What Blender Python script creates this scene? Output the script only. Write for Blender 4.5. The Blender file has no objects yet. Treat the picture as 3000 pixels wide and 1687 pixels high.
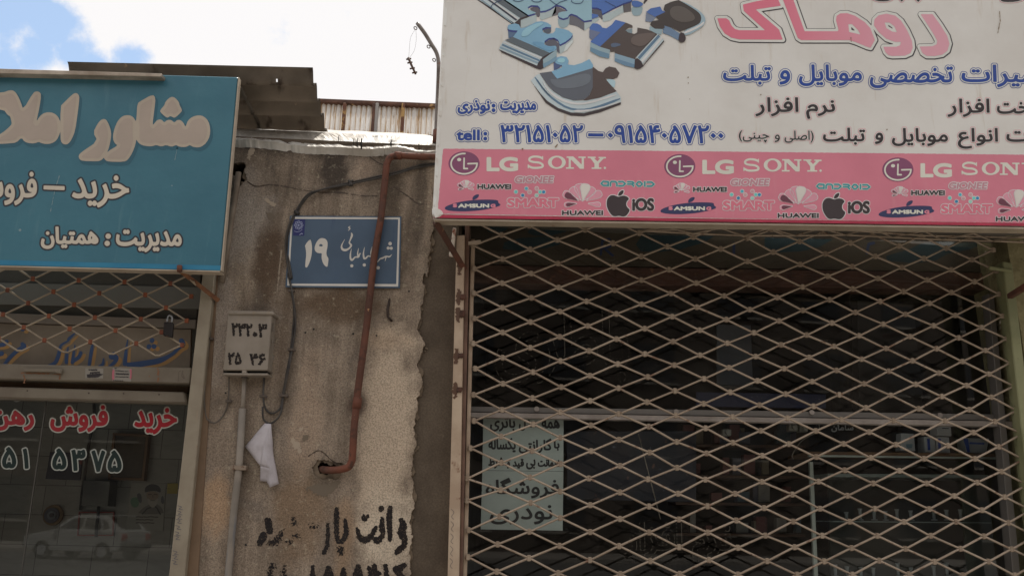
import bpy, bmesh, math, random
import numpy as np
from mathutils import Vector, Matrix, Euler, noise as mnoise

# ------------------------------------------------------------------ camera, world, sun, exposure
SC = bpy.context.scene
W0, H0 = 3000.0, 1687.0            # the photograph's pixels, used only to survey points of the facade
FPX = 2600.0
CAM = np.array([0.0, -3.7, 1.6])
PITCH, ROLL = math.radians(14.4), math.radians(1.35)
cam = bpy.data.cameras.new('camera'); camo = bpy.data.objects.new('camera', cam)
SC.collection.objects.link(camo); SC.camera = camo
cam.sensor_width = 36.0; cam.lens = 36.0 * FPX / W0; cam.clip_end = 3000; cam.clip_start = 0.05
RM = Matrix.Rotation(math.pi/2 + PITCH, 3, 'X') @ Matrix.Rotation(ROLL, 3, 'Z')
camo.matrix_world = Matrix.Translation(CAM) @ RM.to_4x4()
RN = np.array(RM)

SUN_EL, SUN_AZ = math.radians(66), math.radians(14)    # sun stands high behind the shops
sd = Vector((math.sin(SUN_AZ)*math.cos(SUN_EL), math.cos(SUN_AZ)*math.cos(SUN_EL), math.sin(SUN_EL)))
sun = bpy.data.lights.new('sun', 'SUN'); sun.energy = 3.6; sun.angle = math.radians(0.5); sun.color = (1, .95, .87)
suno = bpy.data.objects.new('sun', sun); SC.collection.objects.link(suno)
suno.rotation_euler = (-sd).to_track_quat('-Z', 'Y').to_euler()
SC.view_settings.view_transform = 'Standard'; SC.view_settings.look = 'None'
SC.view_settings.exposure = 0.0; SC.view_settings.gamma = 1.0
SC.cycles.max_bounces = 8; SC.cycles.transparent_max_bounces = 16
SC.cycles.caustics_reflective = False; SC.cycles.caustics_refractive = False

def raydir(px, py):
    v = RN @ np.array([(px - W0/2)/FPX, -(py - H0/2)/FPX, -1.0])
    return v/np.linalg.norm(v)

wd = bpy.data.worlds.new("World"); SC.world = wd; wd.use_nodes = True
def build_world():
    nt = wd.node_tree; N = nt.nodes; L = nt.links; N.clear()
    out = N.new('ShaderNodeOutputWorld'); bg = N.new('ShaderNodeBackground'); L.new(bg.outputs[0], out.inputs[0])
    bg.inputs['Strength'].default_value = 0.1
    sky = N.new('ShaderNodeTexSky'); sky.sky_type = 'NISHITA'; sky.sun_disc = False
    sky.sun_elevation = SUN_EL; sky.sun_rotation = SUN_AZ; sky.altitude = 950; sky.dust_density = 1.5
    tc = N.new('ShaderNodeTexCoord')
    nz = N.new('ShaderNodeTexNoise'); nz.inputs['Scale'].default_value = 7.0; nz.inputs['Detail'].default_value = 9; nz.inputs['Roughness'].default_value = .58
    L.new(tc.outputs['Generated'], nz.inputs['Vector'])
    # gaps of blue sky between the clouds: soft cones round given directions, edges broken by noise
    acc = None
    for (px, py, rad, w) in ((20, 5, .034, 1.0), (75, 10, .026, 1.0), (165, 95, .030, 1.0), (120, 160, .026, 1.0), (205, 155, .030, 1.0), (255, 190, .024, .95), (385, 172, .022, .9), (-160, 260, .08, 1.0), (-420, 60, .15, 1.0)):
        d = raydir(px, py)
        dist = N.new('ShaderNodeVectorMath'); dist.operation = 'DISTANCE'; dist.inputs[1].default_value = tuple(d)
        L.new(tc.outputs['Generated'], dist.inputs[0])
        mr = N.new('ShaderNodeMapRange'); mr.inputs[1].default_value = rad*1.5; mr.inputs[2].default_value = 0; mr.inputs[3].default_value = 0; mr.inputs[4].default_value = w
        L.new(dist.outputs['Value'], mr.inputs[0])
        if acc is None: acc = mr.outputs[0]
        else:
            mx = N.new('ShaderNodeMath'); mx.operation = 'MAXIMUM'; L.new(acc, mx.inputs[0]); L.new(mr.outputs[0], mx.inputs[1]); acc = mx.outputs[0]
    nz2 = N.new('ShaderNodeTexNoise'); nz2.inputs['Scale'].default_value = 16.0; nz2.inputs['Detail'].default_value = 8; nz2.inputs['Roughness'].default_value = .62
    L.new(tc.outputs['Generated'], nz2.inputs['Vector'])
    a1 = N.new('ShaderNodeMath'); a1.operation = 'MULTIPLY_ADD'; a1.inputs[1].default_value = 1.7; a1.inputs[2].default_value = -.90
    L.new(nz2.outputs['Fac'], a1.inputs[0])
    a2 = N.new('ShaderNodeMath'); a2.operation = 'ADD'; L.new(acc, a2.inputs[0]); L.new(a1.outputs[0], a2.inputs[1])
    gap = N.new('ShaderNodeMapRange'); gap.interpolation_type = 'SMOOTHSTEP'; gap.inputs[1].default_value = .16; gap.inputs[2].default_value = .62
    L.new(a2.outputs[0], gap.inputs[0])
    # thin blue sky keeps some veil
    hz = N.new('ShaderNodeMix'); hz.data_type = 'RGBA'; hz.inputs[0].default_value = .30
    sc = N.new('ShaderNodeMix'); sc.data_type = 'RGBA'; sc.blend_type = 'MULTIPLY'; sc.inputs[0].default_value = 1; sc.inputs[7].default_value = SKYMUL
    L.new(sky.outputs[0], sc.inputs[6])
    L.new(sc.outputs[2], hz.inputs[6]); hz.inputs[7].default_value = CLOUD
    mix = N.new('ShaderNodeMix'); mix.data_type = 'RGBA'
    L.new(gap.outputs[0], mix.inputs[0]); mix.inputs[6].default_value = CLOUD; L.new(hz.outputs[2], mix.inputs[7])
    L.new(mix.outputs[2], bg.inputs['Color'])
SKYMUL = (1.25, 1.75, 1.9, 1)
CLOUD = (9.8, 9.6, 9.6, 1)
build_world()

# ------------------------------------------------------------------ helpers
def P(px, py, Y=0.0, k=0.0, x0=0.0):
    """photo point -> point on the upright plane y = Y + k (x - x0)"""
    px = np.asarray(px, float); py = np.asarray(py, float)
    v = np.stack([(px - W0/2)/FPX, -(py - H0/2)/FPX, -np.ones_like(px)], -1) @ RN.T
    t = (Y + k*(CAM[0]-x0) - CAM[1])/(v[..., 1] - k*v[..., 0])
    return CAM + v*t[..., None]
def PV(px, py, Y=0.0, k=0.0, x0=0.0): return Vector(P(px, py, Y, k, x0))
def Z(s, ox, oy):
    """returns a function that turns a zoomed survey crop's points into photo points"""
    return lambda pts: [(ox + x*s, oy + y*s) for x, y in pts]

def lin(c):
    c = c/255.0
    return c/12.92 if c <= .04045 else ((c+.055)/1.055)**2.4
KI = .55
def A(r, g, b, k=None):
    k = k or KI
    return tuple(min(.86, lin(v)/k) for v in (r, g, b))

def obj(name, bm, mats, parent=None, smooth=False):
    me = bpy.data.meshes.new(name)
    if parent is not None and parent.type == 'EMPTY':
        bmesh.ops.translate(bm, vec=-Vector(parent.location), verts=bm.verts)
    elif parent is not None and parent.parent is not None:
        bmesh.ops.translate(bm, vec=-Vector(parent.parent.location), verts=bm.verts)
    bm.to_mesh(me); bm.free()
    for m in (mats if isinstance(mats, (list, tuple)) else [mats]): me.materials.append(m)
    if smooth:
        for p in me.polygons: p.use_smooth = True
    o = bpy.data.objects.new(name, me); SC.collection.objects.link(o)
    if parent is not None: o.parent = parent
    return o
def tag(o, label, cat, group=None, kind=None):
    if label: o['label'] = label
    if cat: o['category'] = cat
    if group: o['group'] = group
    if kind: o['kind'] = kind
    return o
def thing(name, label, cat, loc=(0, 0, 0), group=None):
    e = bpy.data.objects.new(name, None); SC.collection.objects.link(e)
    e.location = Vector(loc); e.empty_display_size = .05
    return tag(e, label, cat, group)

def bevel(bm, w, seg=1, geom=None):
    if w > 0:
        es = geom if geom is not None else [e for e in bm.edges if e.calc_face_angle(0) > .5]
        bmesh.ops.bevel(bm, geom=es, offset=w, segments=seg, affect='EDGES', profile=.5, clamp_overlap=True)
def merge(bm, other):
    me = bpy.data.meshes.new('tmp'); other.to_mesh(me); other.free(); bm.from_mesh(me); bpy.data.meshes.remove(me)
def add_hexa(bm, pts8, bw=0.0, mi=0):
    b = bmesh.new(); v = [b.verts.new(Vector(p)) for p in pts8]
    for f in ((0,1,2,3),(7,6,5,4),(0,4,5,1),(1,5,6,2),(2,6,7,3),(3,7,4,0)): b.faces.new([v[i] for i in f])
    bmesh.ops.recalc_face_normals(b, faces=b.faces)
    bevel(b, bw)
    for f in b.faces: f.material_index = mi
    merge(bm, b)
def add_box(bm, x0, x1, y0, y1, z0, z1, bw=0.0, mi=0):
    add_hexa(bm, [(x0,y0,z0),(x1,y0,z0),(x1,y0,z1),(x0,y0,z1),(x0,y1,z0),(x1,y1,z0),(x1,y1,z1),(x0,y1,z1)], bw, mi)
def add_prism(bm, quad, Y, depth, bw=0.0, mi=0, k=0.0, x0=0.0):
    """quad of photo points on the plane at Y, carried back by depth metres"""
    f = [PV(x, y, Y, k, x0) for x, y in quad]; b = [p + Vector((0, depth, 0)) for p in f]
    add_hexa(bm, f + b, bw, mi)
def add_tube(bm, pts, r, n=8, cap=True, mi=0, flat=1.0):
    pts = [Vector(p) for p in pts]; m = len(pts)
    rs = r if isinstance(r, (list, tuple)) else [r]*m
    T = []
    for i in range(m):
        t = (pts[min(i+1, m-1)] - pts[max(i-1, 0)]); T.append(t.normalized() if t.length > 1e-9 else Vector((0,0,1)))
    ref = Vector((0, -1, 0)) if abs(T[0].y) < .9 else Vector((1, 0, 0))
    u = (ref - T[0]*ref.dot(T[0])).normalized(); rings = []
    for i in range(m):
        u = (u - T[i]*u.dot(T[i])).normalized(); w = T[i].cross(u)
        rings.append([bm.verts.new(pts[i] + (u*math.cos(a)*flat + w*math.sin(a))*rs[i]) for a in [2*math.pi*j/n for j in range(n)]])
    for i in range(m-1):
        for j in range(n):
            f = bm.faces.new((rings[i][j], rings[i][(j+1) % n], rings[i+1][(j+1) % n], rings[i+1][j])); f.smooth = True; f.material_index = mi
    if cap:
        for rg, fl in ((rings[0], True), (rings[-1], False)):
            f = bm.faces.new(rg[::-1] if fl else rg); f.material_index = mi
def spline(pts, n=8):
    """Catmull-Rom through the points (any dimension)"""
    p = [np.array(q, float) for q in pts]; p = [2*p[0]-p[1]] + p + [2*p[-1]-p[-2]]; out = []
    for i in range(1, len(p)-2):
        for j in range(n):
            t = j/n
            out.append(.5*((2*p[i]) + (-p[i-1]+p[i+1])*t + (2*p[i-1]-5*p[i]+4*p[i+1]-p[i+2])*t*t + (-p[i-1]+3*p[i]-3*p[i+1]+p[i+2])*t**3))
    out.append(p[-2]); return out
def chaikin(pts, it=2):
    p = [np.array(q, float) for q in pts]
    for _ in range(it):
        q = []
        for i in range(len(p)):
            a, b = p[i], p[(i+1) % len(p)]
            q += [a*.75+b*.25, a*.25+b*.75]
        p = q
    return p

# ------------------------------------------------------------------ materials
MATS = {}
def nmath(nt, op, a, b=None, c=None, clamp=False):
    n = nt.nodes.new('ShaderNodeMath'); n.operation = op; n.use_clamp = clamp
    for i, v in enumerate((a, b, c)):
        if v is None: continue
        if isinstance(v, (int, float)): n.inputs[i].default_value = v
        else: nt.links.new(v, n.inputs[i])
    return n.outputs[0]
def nnoise(nt, scale, detail=4, rough=.55, vec=None, stretch=None, dist=0.0):
    N = nt.nodes
    if vec is None: vec = N.new('ShaderNodeNewGeometry').outputs['Position']
    if stretch:
        mp = N.new('ShaderNodeVectorMath'); mp.operation = 'MULTIPLY'; mp.inputs[1].default_value = stretch
        nt.links.new(vec, mp.inputs[0]); vec = mp.outputs[0]
    t = N.new('ShaderNodeTexNoise'); t.inputs['Scale'].default_value = scale; t.inputs['Detail'].default_value = detail
    t.inputs['Roughness'].default_value = rough; t.inputs['Distortion'].default_value = dist
    nt.links.new(vec, t.inputs['Vector']); return t.outputs['Fac']
def nramp(nt, fac, lo, hi, a=0.0, b=1.0):
    m = nt.nodes.new('ShaderNodeMapRange'); m.interpolation_type = 'SMOOTHSTEP'
    m.inputs[1].default_value = lo; m.inputs[2].default_value = hi; m.inputs[3].default_value = a; m.inputs[4].default_value = b
    nt.links.new(fac, m.inputs[0]); return m.outputs[0]
def nmix(nt, fac, a, b, blend='MIX'):
    m = nt.nodes.new('ShaderNodeMix'); m.data_type = 'RGBA'; m.blend_type = blend
    for i, v in ((0, fac), (6, a), (7, b)):
        if isinstance(v, (int, float)): m.inputs[i].default_value = v
        elif isinstance(v, tuple): m.inputs[i].default_value = v if len(v) == 4 else (*v, 1)
        else: nt.links.new(v, m.inputs[i])
    return m.outputs[2]
def pm(name, base, rough=.6, metal=0.0, var=None, spots=None, bump=None, streak=None, spec=.4):
    """procedural paint: base colour, soft variation, spots of rust or dirt, streaks, bump"""
    if name in MATS: return MATS[name]
    m = bpy.data.materials.new(name); m.use_nodes = True; nt = m.node_tree
    bs = nt.nodes['Principled BSDF']; bs.inputs['Roughness'].default_value = rough; bs.inputs['Metallic'].default_value = metal
    bs.inputs['Specular IOR Level'].default_value = spec
    col = (*base, 1)
    if var:
        f = nramp(nt, nnoise(nt, var[1], 6, .6), .32, .68); col = nmix(nt, f, col, (*var[0], 1))
    if streak:       # (colour, scale, lo, hi): dirt run down by rain
        f = nramp(nt, nnoise(nt, streak[1], 5, .6, stretch=(1, 1, .12)), streak[2], streak[3]); col = nmix(nt, f, col, (*streak[0], 1))
    for sp in (spots or []):
        f = nramp(nt, nnoise(nt, sp[1], 6, .65), sp[2], sp[3]); col = nmix(nt, f, col, (*sp[0], 1))
    if isinstance(col, tuple): bs.inputs['Base Color'].default_value = col
    else: nt.links.new(col, bs.inputs['Base Color'])
    if bump:
        b = nt.nodes.new('ShaderNodeBump'); b.inputs['Strength'].default_value = bump[1]; b.inputs['Distance'].default_value = bump[2]
        nt.links.new(nnoise(nt, bump[0], 6, .6), b.inputs['Height']); nt.links.new(b.outputs[0], bs.inputs['Normal'])
    rv = nramp(nt, nnoise(nt, 9, 4), .3, .7, max(0, rough-.1), min(1, rough+.12)); nt.links.new(rv, bs.inputs['Roughness'])
    MATS[name] = m; return m
def ink_mat(rgb, k=None, rough=.45):
    """printed ink or paint of one colour, slightly faded in patches"""
    c = A(*rgb, k); n = 'ink_%d_%d_%d_%d' % (*rgb, int((k or KI)*100))
    return pm(n, c, rough, var=(tuple(v*.88+.012 for v in c), 5), spots=[(tuple(v*.55+.05 for v in c), 60, .70, .78)], spec=.3)
def glass_mat(name, tint=(.9, .93, .92), dirt=.04):
    m = bpy.data.materials.new(name); m.use_nodes = True; nt = m.node_tree; N = nt.nodes; L = nt.links; N.clear()
    out = N.new('ShaderNodeOutputMaterial'); tr = N.new('ShaderNodeBsdfTransparent'); tr.inputs[0].default_value = (*tint, 1)
    gl = N.new('ShaderNodeBsdfGlossy'); gl.inputs['Roughness'].default_value = .015; gl.inputs[0].default_value = (1, 1, 1, 1)
    fr = N.new('ShaderNodeFresnel'); fr.inputs[0].default_value = 1.5
    mx = N.new('ShaderNodeMixShader'); fm = nmath(nt, 'MULTIPLY', fr.outputs[0], 1.0)
    L.new(fm, mx.inputs[0]); L.new(tr.outputs[0], mx.inputs[1]); L.new(gl.outputs[0], mx.inputs[2])
    df = N.new('ShaderNodeBsdfDiffuse'); df.inputs[0].default_value = (.25, .23, .2, 1)
    m2 = N.new('ShaderNodeMixShader'); L.new(nramp(nt, nnoise(nt, 2.2, 7, .65), .35, .8, 0, dirt), m2.inputs[0])
    L.new(mx.outputs[0], m2.inputs[1]); L.new(df.outputs[0], m2.inputs[2]); L.new(m2.outputs[0], out.inputs[0])
    return m

# ------------------------------------------------------------------ lettering: distance fields meshed flat on a surface
ARAB = {'ا':(0xFE8D,2),'ب':(0xFE8F,4),'ت':(0xFE95,4),'خ':(0xFEA5,4),'د':(0xFEA9,2),'ذ':(0xFEAB,2),'ر':(0xFEAD,2),'ز':(0xFEAF,2),'س':(0xFEB1,4),
 'ش':(0xFEB5,4),'ص':(0xFEB9,4),'ض':(0xFEBD,4),'ط':(0xFEC1,4),'ع':(0xFEC9,4),'ف':(0xFED1,4),'ق':(0xFED5,4),'ل':(0xFEDD,4),'م':(0xFEE1,4),'ن':(0xFEE5,4),
 'ه':(0xFEE9,4),'و':(0xFEED,2),'ی':(0xFBFC,4),'ک':(0xFB8E,4),'گ':(0xFB92,4),'چ':(0xFB7A,4)}
def shape_arabic(s):
    s = s.replace('لا', '\u0001'); out = []
    dual = lambda c: c in ARAB and ARAB[c][1] == 4
    joins = lambda c: c in ARAB or c == '\u0001'
    for i, c in enumerate(s):
        p = s[i-1] if i else ' '; n = s[i+1] if i+1 < len(s) else ' '
        pj = dual(p) and joins(c); nj = dual(c) and joins(n)
        if c == '\u0001': out.append(chr(0xFEFC if pj else 0xFEFB))
        elif c in ARAB: out.append(chr(ARAB[c][0] + ((3 if nj else 1) if pj else (2 if nj else 0))))
        else: out.append({'(': ')', ')': '('}.get(c, c))
    return ''.join(reversed(out))
GLY = {}
def glyph_contours(s, res=6):
    if s in GLY: return GLY[s]
    body = shape_arabic(s) if any(c in ARAB for c in s) else s
    cu = bpy.data.curves.new('t', 'FONT'); cu.body = body; o = bpy.data.objects.new('t', cu); SC.collection.objects.link(o)
    bpy.context.view_layer.update()
    cc = o.to_curve(bpy.context.evaluated_depsgraph_get(), apply_modifiers=False); out = []
    for sp in cc.splines:
        pts = []
        if sp.type == 'BEZIER':
            bp = sp.bezier_points; n = len(bp)
            for i in range(n):
                a, b = bp[i], bp[(i+1) % n]
                p0, p1, p2, p3 = [np.array(v[:2]) for v in (a.co, a.handle_right, b.handle_left, b.co)]
                straight = abs(np.cross(p3-p0, p1-p0)) < 1e-5 and abs(np.cross(p3-p0, p2-p0)) < 1e-5
                for t in ([0.0] if straight else [j/res for j in range(res)]):
                    pts.append((1-t)**3*p0 + 3*(1-t)**2*t*p1 + 3*(1-t)*t*t*p2 + t**3*p3)
        else: pts = [np.array(p.co[:2]) for p in sp.points]
        if len(pts) > 2: out.append(np.array(pts))
    o.to_curve_clear(); bpy.data.objects.remove(o); bpy.data.curves.remove(cu)
    GLY[s] = out; return out
def area(p):
    x, y = p[:, 0], p[:, 1]; return .5*np.sum(x*np.roll(y, -1) - y*np.roll(x, -1))
class Ink:
    def __init__(s): s.con = []; s.seg = []
    def poly(s, pts, smooth=0, hole=False):
        p = np.array(chaikin(pts, smooth) if smooth else pts, float)
        if (area(p) > 0) == hole: p = p[::-1]
        s.con.append(p); return s
    def ellipse(s, cx, cy, rx, ry, hole=False, rot=0, n=36):
        a = np.linspace(0, 2*math.pi, n, endpoint=False); c, q = math.cos(rot), math.sin(rot)
        x, y = rx*np.cos(a), ry*np.sin(a)
        return s.poly(np.stack([cx + x*c - y*q, cy + x*q + y*c], 1), 0, hole)
    def stroke(s, pts, r, smooth=0):
        rs = r if isinstance(r, (list, tuple)) else [r]*len(pts)
        q = [(x, y, w) for (x, y), w in zip(pts, rs)]
        if smooth: q = spline(q, smooth)
        for a, b in zip(q[:-1], q[1:]): s.seg.append((*a, *b))
        return s
    def dot(s, x, y, r): s.seg.append((x, y, r, x, y, r)); return s
    def text(s, t, box, slope=0.0, italic=0.0):
        g = glyph_contours(t); al = np.concatenate(g); lo, hi = al.min(0), al.max(0)
        x0, y0, x1, y1 = box; out = []
        for c in g:
            u = (c[:, 0]-lo[0])/(hi[0]-lo[0]); v = (c[:, 1]-lo[1])/(hi[1]-lo[1])
            X = x0 + u*(x1-x0) + italic*(v-.5)*(y1-y0); Y = y1 - v*(y1-y0) + slope*(X - (x0+x1)/2)
            out.append(np.stack([X, Y], 1))
        if sum(area(c) for c in out) < 0: out = [c[::-1] for c in out]
        s.con += out; return s
    def field(s, h, pad, rough=0, seed=0, rfreq=.1):
        xs = [c[:, 0] for c in s.con] + [np.array([q[0]-q[2], q[0]+q[2], q[3]-q[5], q[3]+q[5]]) for q in s.seg]
        ys = [c[:, 1] for c in s.con] + [np.array([q[1]-q[2], q[1]+q[2], q[4]-q[5], q[4]+q[5]]) for q in s.seg]
        pad += 2*h + rough*1.5
        x0, x1 = min(x.min() for x in xs)-pad, max(x.max() for x in xs)+pad
        y0, y1 = min(y.min() for y in ys)-pad, max(y.max() for y in ys)+pad
        nx, ny = int((x1-x0)/h)+2, int((y1-y0)/h)+2
        gx, gy = x0 + np.arange(nx)*h, y0 + np.arange(ny)*h
        D = np.full((ny, nx), pad*1.5); wn = np.zeros((ny, nx+1))
        def upd(T, ax, ay, ar, bx, by, br, B):
            i0, i1 = max(0, int((min(ax, bx)-B-x0)/h)), min(nx, int((max(ax, bx)+B-x0)/h)+2)
            j0, j1 = max(0, int((min(ay, by)-B-y0)/h)), min(ny, int((max(ay, by)+B-y0)/h)+2)
            if i0 >= i1 or j0 >= j1: return
            X = gx[None, i0:i1]-ax; Yy = gy[j0:j1, None]-ay; dx, dy = bx-ax, by-ay; l2 = dx*dx+dy*dy
            t = np.clip((X*dx+Yy*dy)/l2, 0, 1) if l2 > 1e-9 else 0
            d = np.hypot(X-t*dx, Yy-t*dy) - (ar+(br-ar)*t)
            np.minimum(T[j0:j1, i0:i1], d, out=T[j0:j1, i0:i1])
        for c in s.con:
            n = np.roll(c, -1, 0)
            for (ax, ay), (bx, by) in zip(c, n):
                upd(D, ax, ay, 0, bx, by, 0, pad*1.2)
                if ay != by:
                    ja, jb = math.ceil((min(ay, by)-y0)/h), math.ceil((max(ay, by)-y0)/h)
                    if jb > ja:
                        j = np.arange(ja, jb); xc = ax + (gy[j]-ay)*(bx-ax)/(by-ay)
                        ii = np.clip(np.ceil((xc-x0)/h).astype(int), 0, nx); np.add.at(wn, (j, ii), 1.0 if by > ay else -1.0)
        ins = np.abs(np.cumsum(wn, 1)[:, :nx]) > .5
        F = np.where(ins, -D, D)
        if s.seg:
            S = np.full((ny, nx), pad*1.5)
            for q in s.seg: upd(S, q[0], q[1], q[2], q[3], q[4], q[5], pad*1.2 + max(q[2], q[5]))
            F = np.minimum(F, S)
        if rough:
            R = np.array([[mnoise.fractal(Vector((x*rfreq, y*rfreq, seed)), .6, 2.1, 4) for x in gx] for y in gy]); F = F + R*rough
        return F, x0, y0, h
def ms_mesh(F, x0, y0, h, level=0.0):
    """marching squares: flat faces where F < level; returns points, faces, boundary segments"""
    G = F - level; ny, nx = G.shape; V = []; FA = []; BS = []; key = {}
    def vert(k, x, y):
        if k not in key: key[k] = len(V); V.append((x, y))
        return key[k]
    ins = G < 0
    cnt = ins[:-1, :-1].astype(int)+ins[:-1, 1:]+ins[1:, 1:]+ins[1:, :-1]
    for j in range(ny-1):
        row = cnt[j]
        if not row.any(): continue
        full = row == 4; i = 0
        d = np.diff(np.concatenate([[0], full.astype(int), [0]]))
        for a, b in zip(np.where(d == 1)[0], np.where(d == -1)[0]):
            FA.append((vert((j, a), x0+a*h, y0+j*h), vert((j, b), x0+b*h, y0+j*h), vert((j+1, b), x0+b*h, y0+(j+1)*h), vert((j+1, a), x0+a*h, y0+(j+1)*h)))
        for i in np.where((row > 0) & (row < 4))[0]:
            cs = ((j, i), (j, i+1), (j+1, i+1), (j+1, i)); vs = [G[c] for c in cs]; loop = []; cross = []
            for q in range(4):
                a, b = cs[q], cs[(q+1) % 4]; va, vb = vs[q], vs[(q+1) % 4]
                if va < 0: loop.append(vert(a, x0+a[1]*h, y0+a[0]*h))
                if (va < 0) != (vb < 0):
                    t = va/(va-vb); e = ('e',) + (a+b if a < b else b+a)
                    vi = vert(e, x0+(a[1]+(b[1]-a[1])*t)*h, y0+(a[0]+(b[0]-a[0])*t)*h); loop.append(vi); cross.append((vi, va < 0))
            if len(loop) >= 3: FA.append(tuple(loop))
            if len(cross) == 2: BS.append((cross[0][0], cross[1][0]))
    return np.array(V), FA, BS
def flat_bm(fields, levels, plane, skirt=0.0):
    """mesh of ink on the plane (Y,k,x0); skirt > 0 gives it thickness towards the back"""
    bm = bmesh.new()
    for (F, x0, y0, h), lv in zip(fields, levels):
        V, FA, BS = ms_mesh(F, x0, y0, h, lv)
        if not len(V): continue
        W = P(V[:, 0], V[:, 1], *plane); vv = [bm.verts.new(w) for w in W]
        for f in FA:
            try: bm.faces.new([vv[i] for i in f])
            except ValueError: pass
        if skirt:
            back = {}
            for a, b in BS:
                for q in (a, b):
                    if q not in back: back[q] = bm.verts.new(W[q] + np.array([0, skirt, 0]))
                try: bm.faces.new([vv[a], vv[b], back[b], back[a]])
                except ValueError: pass
    bmesh.ops.recalc_face_normals(bm, faces=bm.faces)
    if not skirt:                        # printed faces look towards the street
        for f in bm.faces:
            if f.normal.y > 0: f.normal_flip()
    return bm
LY = .0006
def pieces_of(bm):
    """words and marks that stand apart become meshes of their own"""
    bm.verts.ensure_lookup_table(); bm.verts.index_update(); n = len(bm.verts); par = list(range(n))
    def find(i):
        while par[i] != i: par[i] = par[par[i]]; i = par[i]
        return i
    for e in bm.edges:
        a, b = find(e.verts[0].index), find(e.verts[1].index)
        if a != b: par[a] = b
    co = np.array([v.co for v in bm.verts]); root = np.array([find(i) for i in range(n)]); ids = np.unique(root)
    if len(ids) == 1 or len(ids) > 400: return [bm]
    lo = np.array([co[root == r].min(0) for r in ids]); hi = np.array([co[root == r].max(0) for r in ids]); big = (hi-lo).max(1)
    grp = list(range(len(ids)))
    def fg(i):
        while grp[i] != i: i = grp[i]
        return i
    for i in range(len(ids)):
        gap = np.linalg.norm(np.maximum(0, np.maximum(lo[i]-hi, lo-hi[i])), axis=1)
        for j in np.where(gap < np.maximum(.02, .5*np.maximum(big[i], big)))[0]:
            a, b = fg(i), fg(int(j))
            if a != b: grp[a] = b
    gid = {r: fg(i) for i, r in enumerate(ids)}; gs = sorted(set(gid.values()))
    if len(gs) == 1: return [bm]
    out = []
    for g in gs:
        c = bm.copy(); c.verts.ensure_lookup_table()
        bmesh.ops.delete(c, geom=[c.verts[i] for i in range(n) if gid[root[i]] != g], context='VERTS'); out.append(c)
    bm.free(); return out
def printed(parent, name, ink, plane, layers, h=2.0, rough=0, seed=0, rfreq=.1, lift=1):
    """layers: list of (level, colour, dx, dy) from the back to the front, each one thin sheet of ink above the last"""
    mx = max(abs(l[0]) for l in layers)
    fl = ink.field(h, mx, rough, seed, rfreq); out = []
    for q, l in enumerate(layers):
        lv, col = l[0], l[1]; dx, dy = (l[2], l[3]) if len(l) > 3 else (0, 0)
        g = (fl[0], fl[1]+dx, fl[2]+dy, fl[3])
        bm = flat_bm([g], [lv], (plane[0]-LY*(q+lift), *plane[1:]))
        if len(bm.faces) == 0: bm.free(); continue
        for piece in pieces_of(bm): out.append(obj(name, piece, ink_mat(col) if isinstance(col, tuple) else col, parent))
    return out
# ------------------------------------------------------------------ setting: street, ground
def tr(m): return m
M_ASPH = pm('asphalt', (.16, .155, .145), .9, var=((.12, .115, .11), 1.2), bump=(60, .4, .01))
M_PAVE = pm('paving', (.36, .33, .29), .85, var=((.27, .25, .22), 1.0), bump=(40, .3, .01))
def sheet(name, x0, x1, y0, y1, z, mat):
    bm = bmesh.new(); v = [bm.verts.new(p) for p in ((x0,y0,z),(x1,y0,z),(x1,y1,z),(x0,y1,z))]; bm.faces.new(v)
    return tag(obj(name, bm, mat), None, None, kind='structure')
sheet('ground', -400, 400, -400, 400, -.16, pm('dry_earth', (.25, .21, .16), .95, var=((.19, .16, .12), .1)))
sheet('road', -200, 200, -31.5, -5.2, -.12, M_ASPH)
bm = bmesh.new(); add_box(bm, -40, 40, -5.0, .0, -.16, 0); tag(obj('pavement', bm, M_PAVE), None, None, kind='structure')
bm = bmesh.new(); add_box(bm, -40, 40, -5.2, -5.003, -.16, .012, .02); tag(obj('kerb', bm, pm('kerb_stone', (.38, .36, .33), .8)), None, None, kind='structure')
bm = bmesh.new(); add_box(bm, -60, 60, -37.6, -31.5, -.16, .02); tag(obj('far_pavement', bm, M_PAVE), None, None, kind='structure')

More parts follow.
